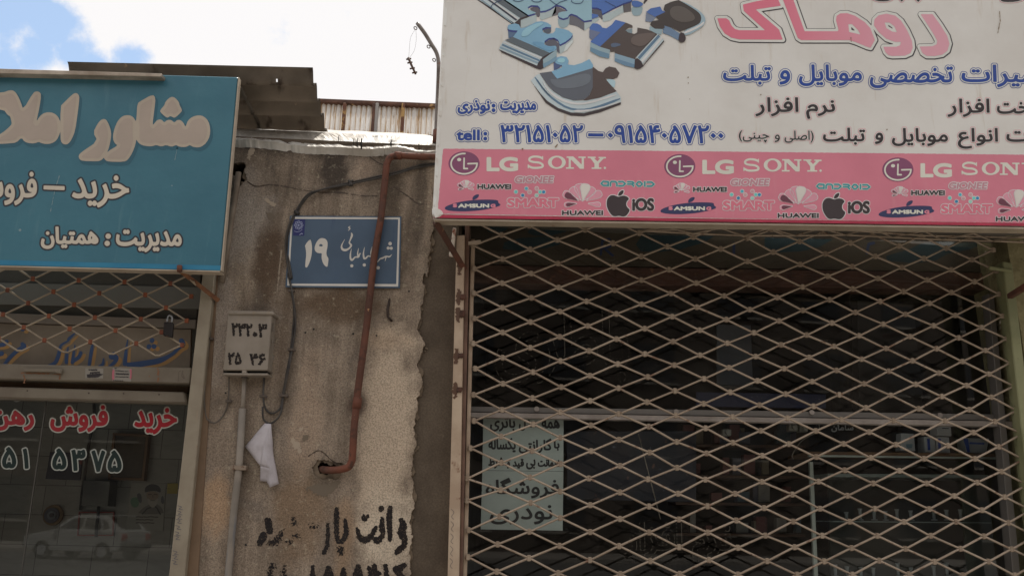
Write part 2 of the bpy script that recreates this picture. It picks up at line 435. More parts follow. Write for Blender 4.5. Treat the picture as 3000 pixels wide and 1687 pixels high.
# ------------------------------------------------------------------ the rough wall between the shops
WALLP = (0.0,)
def stucco_mat():
    m = bpy.data.materials.new('stucco'); m.use_nodes = True; nt = m.node_tree; bs = nt.nodes['Principled BSDF']
    pos = nt.nodes.new('ShaderNodeNewGeometry').outputs['Position']
    A = lambda r, g, b: tuple(v*.93 for v in globals()['A'](r*.975, g, b*1.05, .40))
    big = nramp(nt, nnoise(nt, 3.5, 7, .62), .36, .66)
    col = nmix(nt, big, A(114, 99, 83), A(95, 82, 68))
    st = nramp(nt, nnoise(nt, 11, 6, .62, stretch=(1, 1, .16)), .44, .70, 0, .65); col = nmix(nt, st, col, A(136, 120, 101))
    warp = nnoise(nt, 6, 7, .66)
    sz = nt.nodes.new('ShaderNodeSeparateXYZ'); nt.links.new(pos, sz.inputs[0])
    soot = nmath(nt, 'MULTIPLY', nramp(nt, nnoise(nt, 8, 6, .62, stretch=(1, 1, .14)), .47, .66), nramp(nt, sz.outputs['Z'], 1.9, 3.0, .15, .8)); col = nmix(nt, soot, col, A(66, 57, 48))
    grime = nramp(nt, nnoise(nt, 4.5, 8, .7, dist=.8), .50, .70, 0, .55); col = nmix(nt, grime, col, A(84, 75, 66))
    for px, py, rx, rz, c, s in ((700, 640, .15, .24, (128, 117, 104), .75), (640, 960, .09, .3, (126, 114, 101), .7), (1130, 1270, .15, .6, (160, 141, 118), .8), (900, 1260, .08, .35, (132, 112, 92), .6),
            (1160, 1560, .17, .2, (160, 144, 122), .85), (950, 425, .75, .075, (62, 53, 45), .85), (985, 495, .065, .19, (52, 45, 39), .9), (1150, 570, .055, .2, (70, 60, 50), .8), (1235, 560, .03, .3, (66, 57, 48), .7), (1060, 520, .05, .12, (128, 110, 92), .6),
            (1000, 900, .26, .085, (78, 62, 47), .85), (790, 775, .075, .19, (72, 57, 44), .9), (1120, 1000, .12, .06, (150, 128, 104), .5), (940, 1400, .075, .085, (84, 73, 60), .85), (1050, 1185, .05, .06, (58, 42, 34), .8),
            (640, 1480, .07, .16, (140, 112, 84), .7), (880, 1500, .12, .2, (100, 80, 60), .7), (1010, 1600, .05, .25, (118, 94, 70), .6), (655, 560, .04, .12, (92, 82, 72), .8), (720, 1180, .05, .2, (98, 84, 70), .6), (835, 990, .02, .3, (88, 74, 60), .6)):
        w = PV(px, py, 0)
        d = nt.nodes.new('ShaderNodeVectorMath'); d.operation = 'SUBTRACT'; d.inputs[1].default_value = (w.x, 0, w.z); nt.links.new(pos, d.inputs[0])
        e = nt.nodes.new('ShaderNodeVectorMath'); e.operation = 'MULTIPLY'; e.inputs[1].default_value = (1/rx, 0, 1/rz); nt.links.new(d.outputs[0], e.inputs[0])
        l = nt.nodes.new('ShaderNodeVectorMath'); l.operation = 'LENGTH'; nt.links.new(e.outputs[0], l.inputs[0])
        f = nmath(nt, 'MULTIPLY_ADD', warp, 1.9, nmath(nt, 'SUBTRACT', l.outputs['Value'], .95))
        col = nmix(nt, nramp(nt, f, 1.15, .45, 0, s), col, A(*c))
    g1 = nnoise(nt, 150, 8, .78); g2 = nnoise(nt, 52, 6, .72)
    col = nmix(nt, nramp(nt, g1, .34, .60, .60, 0), col, (.035, .03, .025, 1))
    col = nmix(nt, nramp(nt, g2, .56, .72, 0, .32), col, A(172, 152, 126))
    col = nmix(nt, nramp(nt, nnoise(nt, 28, 7, .7), .62, .74, 0, .55), col, A(78, 66, 54))
    nt.links.new(col, bs.inputs['Base Color']); bs.inputs['Roughness'].default_value = .93; bs.inputs['Specular IOR Level'].default_value = .15
    h = nmath(nt, 'ADD', nmath(nt, 'MULTIPLY', g1, .5), nmath(nt, 'ADD', g2, nmath(nt, 'MULTIPLY', nnoise(nt, 18, 5), 2.0)))
    b = nt.nodes.new('ShaderNodeBump'); b.inputs['Strength'].default_value = .8; b.inputs['Distance'].default_value = .006
    nt.links.new(h, b.inputs['Height']); nt.links.new(b.outputs[0], bs.inputs['Normal'])
    return m
def cement_mat():
    m = bpy.data.materials.new('cement'); m.use_nodes = True; nt = m.node_tree; bs = nt.nodes['Principled BSDF']
    col = nmix(nt, nramp(nt, nnoise(nt, 5, 7, .62), .35, .65), A(86, 76, 65), A(70, 61, 52))
    col = nmix(nt, nramp(nt, nnoise(nt, 130, 4, .6), .3, .7, .35, 0), col, (.03, .027, .024, 1))
    col = nmix(nt, nramp(nt, nnoise(nt, 16, 6, .7), .63, .73, 0, .5), col, A(108, 97, 84))
    nt.links.new(col, bs.inputs['Base Color']); bs.inputs['Roughness'].default_value = .9; bs.inputs['Specular IOR Level'].default_value = .2
    b = nt.nodes.new('ShaderNodeBump'); b.inputs['Strength'].default_value = .6; b.inputs['Distance'].default_value = .006
    nt.links.new(nnoise(nt, 30, 8, .68), b.inputs['Height']); nt.links.new(b.outputs[0], bs.inputs['Normal'])
    return m
M_STUCCO, M_CEMENT = stucco_mat(), cement_mat()
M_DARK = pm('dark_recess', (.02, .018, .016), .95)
z2 = Z(.5823, 650, 0); z6 = Z(.6467, 600, 750)
wall = thing('rough_wall', 'rough brown stucco wall between the two shops, stencilled in black near its foot', 'wall', PV(950, 1100, 0.0))
hole_a = z2([(38, 815), (122, 816), (112, 868), (132, 905), (75, 948), (68, 884), (40, 874)])
hole_b = z6([(505, 950), (520, 935), (548, 930), (575, 940), (600, 948), (596, 985), (560, 990), (525, 990), (508, 975)])
# cement body
ik = Ink().poly([(652, 398), (1355, 430), (1340, 800), (1300, 2000), (486, 2000), (518, 1687), (610, 800)]); ik.poly(hole_a, 1, True); ik.poly(hole_b, 1, True)
obj('cement_body', flat_bm([ik.field(4, 6)], [0], (0.0,), skirt=.26), M_CEMENT, wall)
right = z2([(1100, 745), (1075, 900), (1066, 1000), (1068, 1100), (1050, 1220), (1040, 1330), (1030, 1400)]) + z6([(1000, 60), (985, 110), (1000, 160), (985, 215), (972, 290), (965, 330), (995, 400), (985, 440), (965, 490), (985, 590), (965, 640), (955, 720), (945, 770), (957, 850), (940, 930), (940, 1010), (948, 1100), (930, 1200), (935, 1290), (925, 1449), (920, 1700), (900, 1940)])
sk = Ink().poly([(656, 405)] + [(700, 412), (900, 425), (1100, 440)] + right + [(488, 2000), (520, 1687), (612, 800)]); sk.poly(hole_a, 1, True); sk.poly([((x-952)*1.5+952, (y-1372)*1.5+1375) for x, y in hole_b], 1, True)
obj('stucco_coat', flat_bm([sk.field(3, 8, 7, 3, .035)], [0], (-.014,), skirt=.014), M_STUCCO, wall)
uc = Ink().poly([(656, 404)] + [(700, 411), (900, 424), (1100, 439)] + right + [(488, 2000), (520, 1687), (612, 800)]); uc.poly(hole_a, 1, True); uc.poly(hole_b, 1, True)
obj('undercoat', flat_bm([uc.field(3, 14, 13, 21, .028)], [3], (-.006,), skirt=.006), pm('undercoat', A(100, 88, 74), .95, var=(A(76, 66, 56), 16), spots=[(A(56, 48, 41), 60, .58, .68)], bump=(70, .6, .004)), wall)
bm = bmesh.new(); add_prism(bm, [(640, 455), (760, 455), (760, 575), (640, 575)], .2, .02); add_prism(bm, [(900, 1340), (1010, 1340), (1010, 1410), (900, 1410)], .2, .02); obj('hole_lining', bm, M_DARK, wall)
SP = (-.0145,)
# cracks and broken patches
ck = Ink()
for q in ([(130, 915), (175, 938), (260, 930), (400, 955), (500, 968), (600, 970), (700, 985), (780, 985)], [(870, 945), (940, 990), (980, 1022), (1030, 1030)], [(60, 715), (150, 705), (260, 712), (420, 735), (500, 738)], [(720, 745), (745, 790), (800, 825), (850, 840)]):
    ck.stroke(z2(q), [1.0+.7*math.sin(i*2.1)**2 for i in range(len(q))], 6)
ck.stroke(z6([(470, 905), (520, 880), (570, 920), (605, 948)]), 1.5, 4)
printed(wall, 'crack', ck, SP, [(0, (58, 48, 40))], h=1.2, rough=1.5, seed=5)
pt = Ink().stroke(z2([(150, 745), (140, 790)]), [5, 8]).stroke(z2([(225, 1000), (262, 1035)]), [3, 6])
pt.dot(*z6([(415, 860)])[0], 11).dot(*z6([(435, 780)])[0], 5).stroke(z6([(400, 840), (430, 880)]), 6)
printed(wall, 'patch', pt, SP, [(0, (134, 121, 106))], h=1.6, rough=9, seed=9, rfreq=.06)
pt = Ink().dot(*z2([(245, 1085)])[0], 10).dot(*z6([(455, 822)])[0], 8).stroke(z6([(480, 1050), (545, 1060), (600, 1030)]), [10, 18, 8])
printed(wall, 'patch', pt, SP, [(0, (88, 78, 66))], h=1.6, rough=8, seed=19, rfreq=.07)
hl = Ink()
for x, y, r in ((455, 346, 4), (493, 331, 4.5), (672, 352, 4), (778, 360, 3.5), (925, 160, 4), (185, 1307, 4), (95, 620, 4)): hl.dot(*z6([(x, y)])[0], r*.75)
printed(wall, 'nail_hole', hl, SP, [(0, (30, 26, 24))], h=1, rough=1, seed=2)
wt = Ink().stroke(z2([(300, 1260), (292, 1330), (285, 1400)]) + z6([(338, 60), (328, 160)]), 1.6, 3); printed(wall, 'paint_drip', wt, SP, [(0, (124, 112, 98))], h=1, rough=1.5, seed=4)
# stencilled writing: a haulage advert, partly worn away
zs = Z(.1941, 720, 1450); ST = Ink(); ST2 = Ink()
def ss(pts, r, sm=4, ik=None): (ik or ST).stroke(zs(pts), [q*.1941 for q in r] if isinstance(r, list) else r*.1941, sm)
ss([(2345, 375), (2385, 450), (2375, 560), (2395, 660), (2385, 760), (2330, 810), (2285, 855)], [32, 42, 40, 38, 36, 42, 40]); ss([(2335, 480), (2325, 560), (2345, 640)], [20, 30, 22])
ss([(2180, 190), (2165, 330), (2172, 500), (2180, 665)], [28, 40, 34, 26])
ST.dot(*zs([(2042, 200)])[0], 38*.1941)
ss([(2062, 350), (2052, 480), (2068, 600), (1990, 685), (1945, 660)], [22, 38, 34, 42, 30]); ss([(1968, 480), (1900, 600), (1800, 680), (1712, 610), (1685, 500)], [22, 36, 42, 36, 14])
ss([(1775, 320), (1790, 365), (1835, 320)], [26, 28, 26], 2)
ss([(1375, 205), (1368, 330), (1372, 480), (1378, 640), (1412, 705), (1480, 660), (1515, 540), (1500, 380)], [24, 36, 30, 30, 28, 32, 32, 24])
ss([(1235, 430), (1240, 600), (1232, 750), (1180, 860)], [14, 26, 24, 30])
ss([(330, 375), (350, 470), (360, 540)], [42, 50, 44]); ss([(265, 610), (215, 720)], [52, 40])
ss([(1010, 1070), (1005, 1250)], [20, 40]); ss([(1245, 1100), (1200, 1270)], [34, 40]); ss([(1250, 1100), (1300, 1270)], [34, 40]); ss([(1475, 1110), (1450, 1270)], [24, 40]); ss([(1480, 1120), (1500, 1270)], [24, 32])
ss([(1690, 1080), (1650, 1270)], [34, 40]); ss([(1695, 1080), (1745, 1270)], [34, 40]); ss([(1862, 1095), (1905, 1180), (1890, 1300)], [26, 50, 40]); ss([(1940, 1070), (1945, 1160), (2010, 1180)], [34, 44, 30]); ss([(2110, 1060), (2130, 1280)], [26, 38])
ss([(2380, 1060), (2320, 1110), (2260, 1110), (2330, 1200), (2390, 1270)], [40, 40, 38, 40, 40])
ss([(1430, 800), (1435, 870)], 36, 2, ST2); ss([(380, 720), (450, 700), (510, 620), (540, 560)], [48, 44, 36, 20], 4, ST2); ss([(400, 1060), (360, 1210)], [36, 36], 4, ST2); ss([(570, 1090), (580, 1250)], [18, 36], 4, ST2); ss([(720, 370), (735, 430)], 24, 2, ST2); ss([(985, 470), (1070, 480)], 16, 2, ST2); ss([(790, 590), (740, 620)], 16, 2, ST2); ss([(640, 690), (670, 720)], 18, 2, ST2)
M_SPRAY = pm('spray_paint', A(30, 27, 27), .85, spots=[(A(95, 82, 68), 230, .56, .68), (A(120, 104, 86), 60, .64, .72)], spec=.15)
printed(wall, 'stencil_lettering', ST, SP, [(1.2, M_SPRAY)], h=1.6, rough=3.2, seed=7, rfreq=.16)
printed(wall, 'worn_lettering', ST2, SP, [(0, M_SPRAY)], h=1.4, rough=13, seed=8, rfreq=.17)

# foil along the top of the wall
def patch_grid(rows, nsub=6):
    bm = bmesh.new(); g = [[bm.verts.new(p) for p in r] for r in rows]
    for a, b in zip(g[:-1], g[1:]):
        for i in range(len(a)-1): bm.faces.new((a[i], a[i+1], b[i+1], b[i]))
    return bm
rnd = random.Random(4)
top = spline([(640, 372), (760, 380), (880, 385), (960, 389), (1100, 396), (1220, 402), (1262, 408), (1300, 418)], 22)
bot = spline([(640, 408), (760, 412), (900, 428), (1000, 431), (1080, 436), (1165, 432), (1232, 444), (1300, 440)], 22)
rows = [[PV(a[0], a[1] - d, Y) + Vector((0, 0, .004*mnoise.noise(Vector((a[0]*.03, Y*6, 1))))) for a in top] for Y, d in ((1.25, 9), (.8, 6), (.45, 3.5), (.28, 1.5))]
for j in range(9):
    t = j/8; r = []
    for i, (a, b) in enumerate(zip(top, bot)):
        px, py = a[0]*(1-t)+b[0]*t, a[1]*(1-t)+b[1]*t; Y = .17*(1-t) - .035*t
        n = mnoise.fractal(Vector((px*.028, j*.28, 3)), .6, 2.3, 5)
        r.append(PV(px, py + n*2.2*(1 if 0 < j else .3), Y + n*.008))
    rows.append(r)
rows.append([p + Vector((0, .02, -.03)) for p in rows[-1]])
bm = patch_grid(rows); bmesh.ops.recalc_face_normals(bm, faces=bm.faces)
M_FOIL = pm('bitumen_foil', (.66, .64, .60), .5, .2, var=((.42, .38, .33), 5), spots=[((.10, .085, .07), 9, .62, .68), ((.05, .045, .04), 30, .68, .71)], bump=(14, .5, .012))
foil = tag(obj('foil_flashing', bm, M_FOIL), 'crumpled silver foil strip along the top edge of the rough wall', 'flashing')
for x, y0, y1, r in ((1047, 405, 431, .0028), (1059, 407, 437, .005), (1146, 411, 430, .004), (992, 398, 414, .002), (1036, 404, 427, .0015), (1228, 410, 440, .0025)):
    bm = bmesh.new(); add_tube(bm, [PV(x+1, y0, -.02), PV(x-1, (y0+y1)/2, -.045), PV(x, y1, -.046)], [r*.6, r, r*.8], 6); obj('tar_drip', bm, M_DARK, foil)
bm = bmesh.new(); add_box(bm, *sorted((PV(560, 400, 0).x, PV(1300, 400, 0).x)), .2, 2.2, 2.6, 3.1)
add_box(bm, PV(300, 400, .28).x, PV(955, 386, .28).x, .285, .9, 3.1, PV(820, 372, .28).z)
obj('roof_deck', bm, M_CEMENT, wall)
bm = bmesh.new(); add_tube(bm, [PV(x, y, -.03) for x, y in z2([(84, 868), (72, 960), (48, 1100), (28, 1240), (0, 1420)])], .0125, 10)
tag(obj('drain_pipe', bm, pm('pale_pvc', A(104, 94, 82), .7, var=(A(86, 76, 66), 9))), 'pale vertical pipe half hidden behind the right edge of the blue sign', 'pipe')

# ------------------------------------------------------------------ street plate
M_PLATE = pm('plate_enamel', A(59, 74, 91), .4, var=(A(54, 68, 84), 4), streak=(A(42, 53, 80), 30, .60, .75), spots=[(A(84, 84, 92), 40, .70, .8)])
plate = thing('street_plate', 'blue street name plate with white border and number nineteen, behind the rusty pipe', 'street sign', PV(1010, 740, -.02))
z8 = Z(.16562, 820, 620)
PQ = z8([(175, 72), (2148, 84), (2122, 1352), (95, 1336)])
bm = bmesh.new(); add_prism(bm, PQ, -.026, .006, .001); obj('panel', bm, M_PLATE, plate)
PP = (-.026,)
bd = Ink().poly(z8([(198, 95), (2125, 105), (2092, 1325), (128, 1308)])).poly(z8([(226, 128), (2092, 138), (2058, 1280), (160, 1272)]), 0, True)
nm = Ink().poly(z8([(535, 478), (560, 540), (572, 640), (565, 760), (535, 880), (490, 980), (465, 992), (445, 980), (450, 900), (465, 760), (455, 650), (437, 595)]), 1)
nm.poly(z8([(750, 465), (810, 480), (845, 530), (845, 620), (822, 720), (830, 780), (862, 825), (855, 900), (845, 975), (820, 978), (780, 945), (745, 870), (733, 800), (745, 735), (680, 738), (630, 710), (610, 660), (620, 600), (650, 530), (700, 475)]), 1).poly(z8([(688, 608), (705, 578), (735, 572), (762, 602), (740, 617)]), 1, True)
def zst(ik, zf, s, pts, r, sm=4): ik.stroke(zf(pts), [q*s for q in r] if isinstance(r, list) else r*s, sm)
c8 = lambda pts, r, sm=4: zst(nm, z8, .16562, pts, r, sm)
c8([(1265, 380), (1275, 420), (1245, 500), (1228, 550), (1260, 595), (1230, 645), (1165, 680), (1108, 665), (1092, 600), (1150, 485)], [10, 20, 14, 14, 20, 16, 22, 22, 14, 4])
c8([(1245, 258), (1215, 282), (1243, 300), (1212, 332)], [6, 11, 9, 9], 2)
c8([(1265, 655), (1248, 750), (1250, 830), (1280, 855), (1330, 805), (1390, 800), (1412, 740)], [5, 14, 18, 18, 13, 16, 10]); c8([(1392, 645), (1375, 740), (1385, 800)], [5, 13, 15]); c8([(1425, 740), (1395, 780)], 10, 2)
c8([(1497, 630), (1478, 740), (1490, 825), (1525, 820), (1560, 785), (1612, 790), (1640, 740)], [5, 14, 18, 16, 13, 15, 10]); c8([(1632, 615), (1610, 720), (1622, 790)], [5, 12, 14])
c8([(1985, 755), (1935, 798), (1880, 790), (1820, 820), (1775, 835), (1728, 888)], [4, 14, 13, 16, 14, 10]); c8([(1880, 795), (1860, 878)], [14, 4], 2)
for x, y, r in ((1272, 958, 30), (1493, 943, 30), (1738, 993, 32), (1950, 566, 33), (1915, 645, 29), (1970, 648, 29)): nm.dot(*z8([(x, y)])[0], r*.1656)
printed(plate, 'border', bd, PP, [(0, (168, 165, 160))], h=1.5)
printed(plate, 'lettering', nm, PP, [(-.25, (166, 162, 156))], h=1.2)
em = Ink().poly(z8([(238, 136), (447, 138), (432, 428), (232, 426)])); printed(plate, 'emblem_field', em, PP, [(0, (34, 38, 82))], h=1.5)
em = Ink(); f8 = []
for q in range(8):
    a = q*math.pi/4
    em.ellipse(*z8([(333+58*math.cos(a), 240+58*math.sin(a))])[0], 25*.166, 25*.166); 
F = em.field(.9, 4); F2 = (np.abs(F[0]+1.0)-.75, *F[1:])
ex = Ink().dot(*z8([(330, 240)])[0], 3.2).stroke(z8([(255, 345), (300, 360), (350, 350), (395, 320)]), .7).stroke(z8([(350, 410), (385, 385), (400, 395)]), 1.2)
obj('emblem', flat_bm([F2, ex.field(.9, 2)], [0, 0], (-.026-2*LY,)), ink_mat((118, 124, 150)), plate)

# ------------------------------------------------------------------ rust pipe, cables, conduit, meter box, paper
M_RUST = pm('rusty_paint', A(88, 51, 38), .75, var=(A(64, 42, 34), 5), spots=[(A(58, 38, 30), 22, .52, .66), (A(150, 112, 80), 34, .66, .72)], bump=(90, .3, .003))
YP = -.05
path = [PV(x, y, YP) for x, y in [(1310, 459)] + z2([(1000, 789), (905, 783)])] + [PV(x, y, YP) for x, y in spline(z2([(880, 783), (845, 795), (828, 830)]), 5)] + [PV(x, y, YP) for x, y in z2([(822, 900), (800, 1100)]) + z6([(768, 0), (735, 300), (692, 620), (688, 665), (676, 780), (670, 890)])] + [PV(x, y, YP) for x, y in spline(z6([(667, 925), (650, 955), (610, 967)]), 5)]
path += [PV(*z6([(570, 969)])[0], -.045), PV(*z6([(545, 968)])[0], -.03), PV(*z6([(525, 963)])[0], .03), PV(*z6([(520, 960)])[0], .16)]
bm = bmesh.new(); add_tube(bm, path, .0147, 14)
pipe = tag(obj('gas_pipe', bm, M_RUST), 'rusty red gas pipe bent at top and bottom, running down across the blue plate', 'pipe')
bm = bmesh.new()
for q in range(len(path)-1):
    pass
j0, j1 = PV(*z6([(692, 640)])[0], YP), PV(*z6([(688, 690)])[0], YP); add_tube(bm, [j0, j1], .0185, 14)
j0, j1 = PV(*z2([(905, 784)])[0], YP), PV(*z2([(870, 783)])[0], YP); add_tube(bm, [j0, j1], .018, 14)
[obj('joint_sleeve', b, M_RUST, pipe) for b in pieces_of(bm)]

M_CABLE = pm('black_cable', A(38, 36, 36), .55, var=(A(58, 54, 50), 20))
def cable(name, px, Y, r, label, clips=(), group=None, mat=None):
    pts = spline(px, 7); bm = bmesh.new()
    add_tube(bm, [PV(x, y, Y + .006*math.sin(i*.35)) for i, (x, y) in enumerate(pts)], r, 8)
    o = tag(obj(name, bm, mat or M_CABLE), label, 'cable', group)
    for x, y, w in clips:
        b = bmesh.new(); add_prism(b, [(x-w, y-4), (x+w, y-3), (x+w, y+5), (x-w, y+4)], Y-.012, .016, .002); obj('cable_clip', b, pm('clip_steel', A(70, 62, 56), .6, .3), o)
    return o
CG = 'black cables down the rough wall'
cable('cable', z2([(1085, 822), (1000, 830), (870, 868), (650, 918), (480, 962), (415, 1010), (380, 1070), (345, 1140), (330, 1210), (336, 1300), (352, 1400)]) + z6([(385, 80), (392, 155), (404, 260), (390, 420), (370, 530), (353, 632), (340, 690), (305, 712), (275, 690), (265, 635), (269, 540)]), -.024, .0042,
      'thick black cable looping from the pink sign down into the meter box', [(*z6([(390, 155)])[0], 9), (*z6([(391, 422)])[0], 11), (*z6([(356, 630)])[0], 13), (*z6([(263, 633)])[0], 11)])
cable('cable', z2([(1085, 825), (960, 850), (860, 880), (650, 926), (500, 955), (425, 985), (372, 1065), (335, 1140), (320, 1230), (330, 1330), (345, 1400)]) + z6([(376, 80), (396, 165), (411, 300), (396, 420), (376, 530), (356, 632), (342, 715), (300, 757), (266, 738), (262, 680)]), -.030, .0042,
      'outer black cable of the pair, with the lower loop above the white paper')
bm = bmesh.new()
for s in (0, 1): add_tube(bm, [PV(x, y, -.026) for x, y in spline(z2([(636, 908), (644, 920-s*4), (655, 935)] if s else [(640, 936), (650, 915), (662, 910)]), 4)], .006, 6)
bm2 = bmesh.new(); add_tube(bm2, [PV(x, y, -.028) for x, y in z2([(366, 1062), (388, 1078)])], .008, 6); tag(obj('cable_tie', bm2, M_CABLE), 'black tape knot on the cables at the top left corner of the blue plate', 'cable tie')
tag(obj('cable_tie', bm, M_CABLE), 'black tape knot binding the cable pair below the foil strip', 'cable tie')
cable('cable', z6([(42, 205), (26, 300), (22, 370), (8, 520), (0, 600), (-2, 660), (10, 735), (45, 755), (80, 725), (105, 660), (110, 530)]), -.024, .0032, 'thin grey cable hanging in a loop left of the meter box', [(*z6([(25, 372)])[0], 7), (*z6([(106, 655)])[0], 9)], mat=pm('grey_cable', A(72, 66, 60), .7))

M_BOX = pm('box_enamel', A(112, 104, 95), .5, var=(A(100, 92, 82), 7), streak=(A(112, 98, 80), 22, .60, .78), spots=[(A(96, 74, 54), 45, .70, .76)])
mb = thing('meter_box', 'grey metal meter box stencilled with black numbers, beside the blue shop sign', 'meter box', PV(730, 1010, 0))
zb = Z(.2623, 620, 880)
bm = bmesh.new(); add_prism(bm, zb([(182, 150), (672, 150), (622, 780), (128, 778)]), -.085, .085, .003); obj('door', bm, M_BOX, mb)
bm = bmesh.new(); add_prism(bm, zb([(180, 112), (690, 118), (692, 160), (178, 155)]), -.094, .094, .004); obj('lid', bm, M_BOX, mb)
bm = bmesh.new(); add_prism(bm, zb([(128, 808), (628, 812), (626, 838), (126, 832)]), -.083, .083, .002); obj('base', bm, M_BOX, mb)
bm = bmesh.new(); add_prism(bm, zb([(132, 770), (622, 774), (620, 815), (130, 812)]), -.062, .06); obj('slot', bm, M_DARK, mb)
bm = bmesh.new(); add_prism(bm, zb([(338, 775), (388, 776), (386, 815), (336, 814)]), -.084, .02, .002); obj('hasp', bm, M_BOX, mb)
bm = bmesh.new()
for y in (250, 300, 430, 610): add_prism(bm, zb([(680, y), (692, y), (690, y+45), (678, y+45)]), -.07, .01)
obj('hinge', bm, pm('hinge_steel', A(95, 88, 80), .5, .4), mb)
for x, y, o in ((262, 132, 0), (585, 148, 0)):
    bm = bmesh.new(); a = PV(*zb([(x, y)])[0], -.094); add_tube(bm, [a, a+Vector((0, -.004, 0))], .003, 8); obj('rivet', bm, M_BOX, mb)
BP = (-.0852,)
dg = Ink().text('۲۳۲', zb([(228, 262), (450, 395)])[0]+zb([(228, 262), (450, 395)])[1], .05).text('۳', zb([(528, 265)])[0]+zb([(612, 408)])[0]).dot(*zb([(485, 380)])[0], 5)
dg.text('۲۵', zb([(188, 588)])[0]+zb([(325, 712)])[0]).text('۴۶', zb([(432, 600)])[0]+zb([(600, 715)])[0])
printed(mb, 'stencil_digits', dg, BP, [(1.9, M_SPRAY)], h=1.0, rough=1.9, seed=3, rfreq=.2)

M_COND = pm('conduit_paint', A(112, 104, 95), .6, var=(A(96, 90, 83), 9), streak=(A(84, 84, 86), 30, .5, .65))
cd = thing('conduit', 'pale steel conduit pipe running down from the meter box to the pavement', 'conduit', PV(680, 1500, 0))
bm = bmesh.new(); add_tube(bm, [PV(*z6([q])[0], -.035) for q in ((180, 530), (176, 620), (171, 700))], .0085, 10); obj('upper_pipe', bm, M_COND, cd)
e1 = PV(*z6([(106, 1449)])[0], -.035); s1 = PV(*z6([(171, 690)])[0], -.035); e2 = e1 + (e1-PV(*z6([(132, 1150)])[0], -.035)).normalized()*1.4; e2.z = max(e2.z, .01)
bm = bmesh.new(); add_tube(bm, [s1, PV(*z6([(155, 960)])[0], -.035), PV(*z6([(132, 1150)])[0], -.035), e1, e2], .0145, 12); obj('lower_pipe', bm, M_COND, cd)
bm = bmesh.new(); add_prism(bm, z6([(118, 946), (188, 948), (186, 970), (116, 966)]), -.053, .045, .002); obj('pipe_clamp', bm, pm('clamp_steel', A(112, 100, 88), .55, .3, spots=[(A(80, 60, 46), 60, .5, .6)]), cd)
bm = bmesh.new(); add_tube(bm, [PV(*z6([(181, 535)])[0], -.035), PV(*z6([(180, 552)])[0], -.035)], .013, 10); obj('collar', bm, pm('collar_steel', A(60, 54, 50), .5, .5), cd)

M_PAPER = pm('torn_paper', A(146, 141, 144), .85, var=(A(128, 122, 124), 12), spots=[(A(105, 95, 88), 70, .68, .74)])
pts = {'a': (272, 757, -.03), 'b': (301, 760, -.034), 'c': (182, 862, -.02), 'd': (262, 870, -.055), 'e': (312, 900, -.022), 'f': (252, 950, -.04), 'g': (292, 960, -.06), 'h': (337, 1030, -.025), 'i': (296, 1047, -.05), 'j': (280, 1020, -.03), 'k': (250, 1018, -.02), 'l': (216, 905, -.03)}
bm = bmesh.new(); v = {q: bm.verts.new(PV(*z6([(x, y)])[0], Y)) for q, (x, y, Y) in pts.items()}
for f in ('abd', 'acd', 'bed', 'cld', 'dlf', 'dfg', 'deg', 'egh', 'ghi', 'gij', 'fgj', 'fjk'): bm.faces.new([v[q] for q in f])
bmesh.ops.recalc_face_normals(bm, faces=bm.faces)
fold = [e for e in bm.edges if {q for q in v if v[q] in e.verts} in ({'d', 'b'}, {'d', 'g'}, {'g', 'i'}, {'d', 'f'}, {'f', 'g'})]
bmesh.ops.split_edges(bm, edges=fold)
bmesh.ops.subdivide_edges(bm, edges=bm.edges, cuts=4, use_grid_fill=True)
for q in bm.verts: q.co.y += .005*mnoise.noise(q.co*22) + .0025*mnoise.noise(q.co*55)
for f in bm.faces: f.smooth = True
bmesh.ops.solidify(bm, geom=bm.faces, thickness=.0006)
tag(obj('paper_sheet', bm, M_PAPER), 'torn white sheet of paper hanging from the cable loop', 'paper')
bm = bmesh.new(); add_tube(bm, [PV(*z6([q])[0], Y) for q, Y in (((838, 195), -.01), ((828, 240), -.022), ((830, 275), -.024), ((848, 295), -.012))], .0055, 7)
tag(obj('bent_hook', bm, pm('hook_iron', A(52, 44, 40), .6, .4)), 'small bent iron hook sticking out of the stucco right of the pipe', 'hook')

# ------------------------------------------------------------------ roof: sheet, fence, pole
M_ROOF = pm('fibre_cement', A(103, 96, 88), .9, var=(A(84, 78, 71), 3), streak=(A(60, 52, 46), 8, .58, .72), spots=[(A(120, 108, 94), 22, .66, .74)], bump=(60, .3, .003))
def corrugated(y0, y1, zf, xl, xr, pitch, amp, ny, holes=()):
    """sheet whose waves run along x; zf(y) is its height"""
    bm = bmesh.new(); nx = 170; g = []
    for j in range(ny+1):
        y = y0 + (y1-y0)*j/ny; z = zf(y) + amp*math.cos(2*math.pi*(y-y0)/pitch)
        g.append([bm.verts.new((xl(y) + (xr(y)-xl(y))*i/nx, y, z)) for i in range(nx+1)])
    for j in range(ny):
        for i in range(nx):
            if (i, j) in holes: continue
            f = bm.faces.new((g[j][i], g[j][i+1], g[j+1][i+1], g[j+1][i])); f.smooth = True
    bmesh.ops.solidify(bm, geom=bm.faces, thickness=.006)
    return bm
ya, yb = -.165, .22
za, zb_ = PV(560, 205, ya).z, PV(820, 376, yb).z
xa, xb = PV(915, 214, ya).x, PV(955, 386, yb).x; xl = PV(195, 195, ya).x
rs = thing('roof_sheet', 'weathered corrugated roof sheet jutting out above the right end of the blue sign', 'roof sheet', (xa, 0, za))
obj('sheet', corrugated(ya, yb, lambda y: za + (zb_-za)*(y-ya)/(yb-ya), lambda y: xl, lambda y: xa + (xb-xa)*(y-ya)/(yb-ya), .102, .025, 48, holes=((135, 8), (144, 4))), M_ROOF, rs)
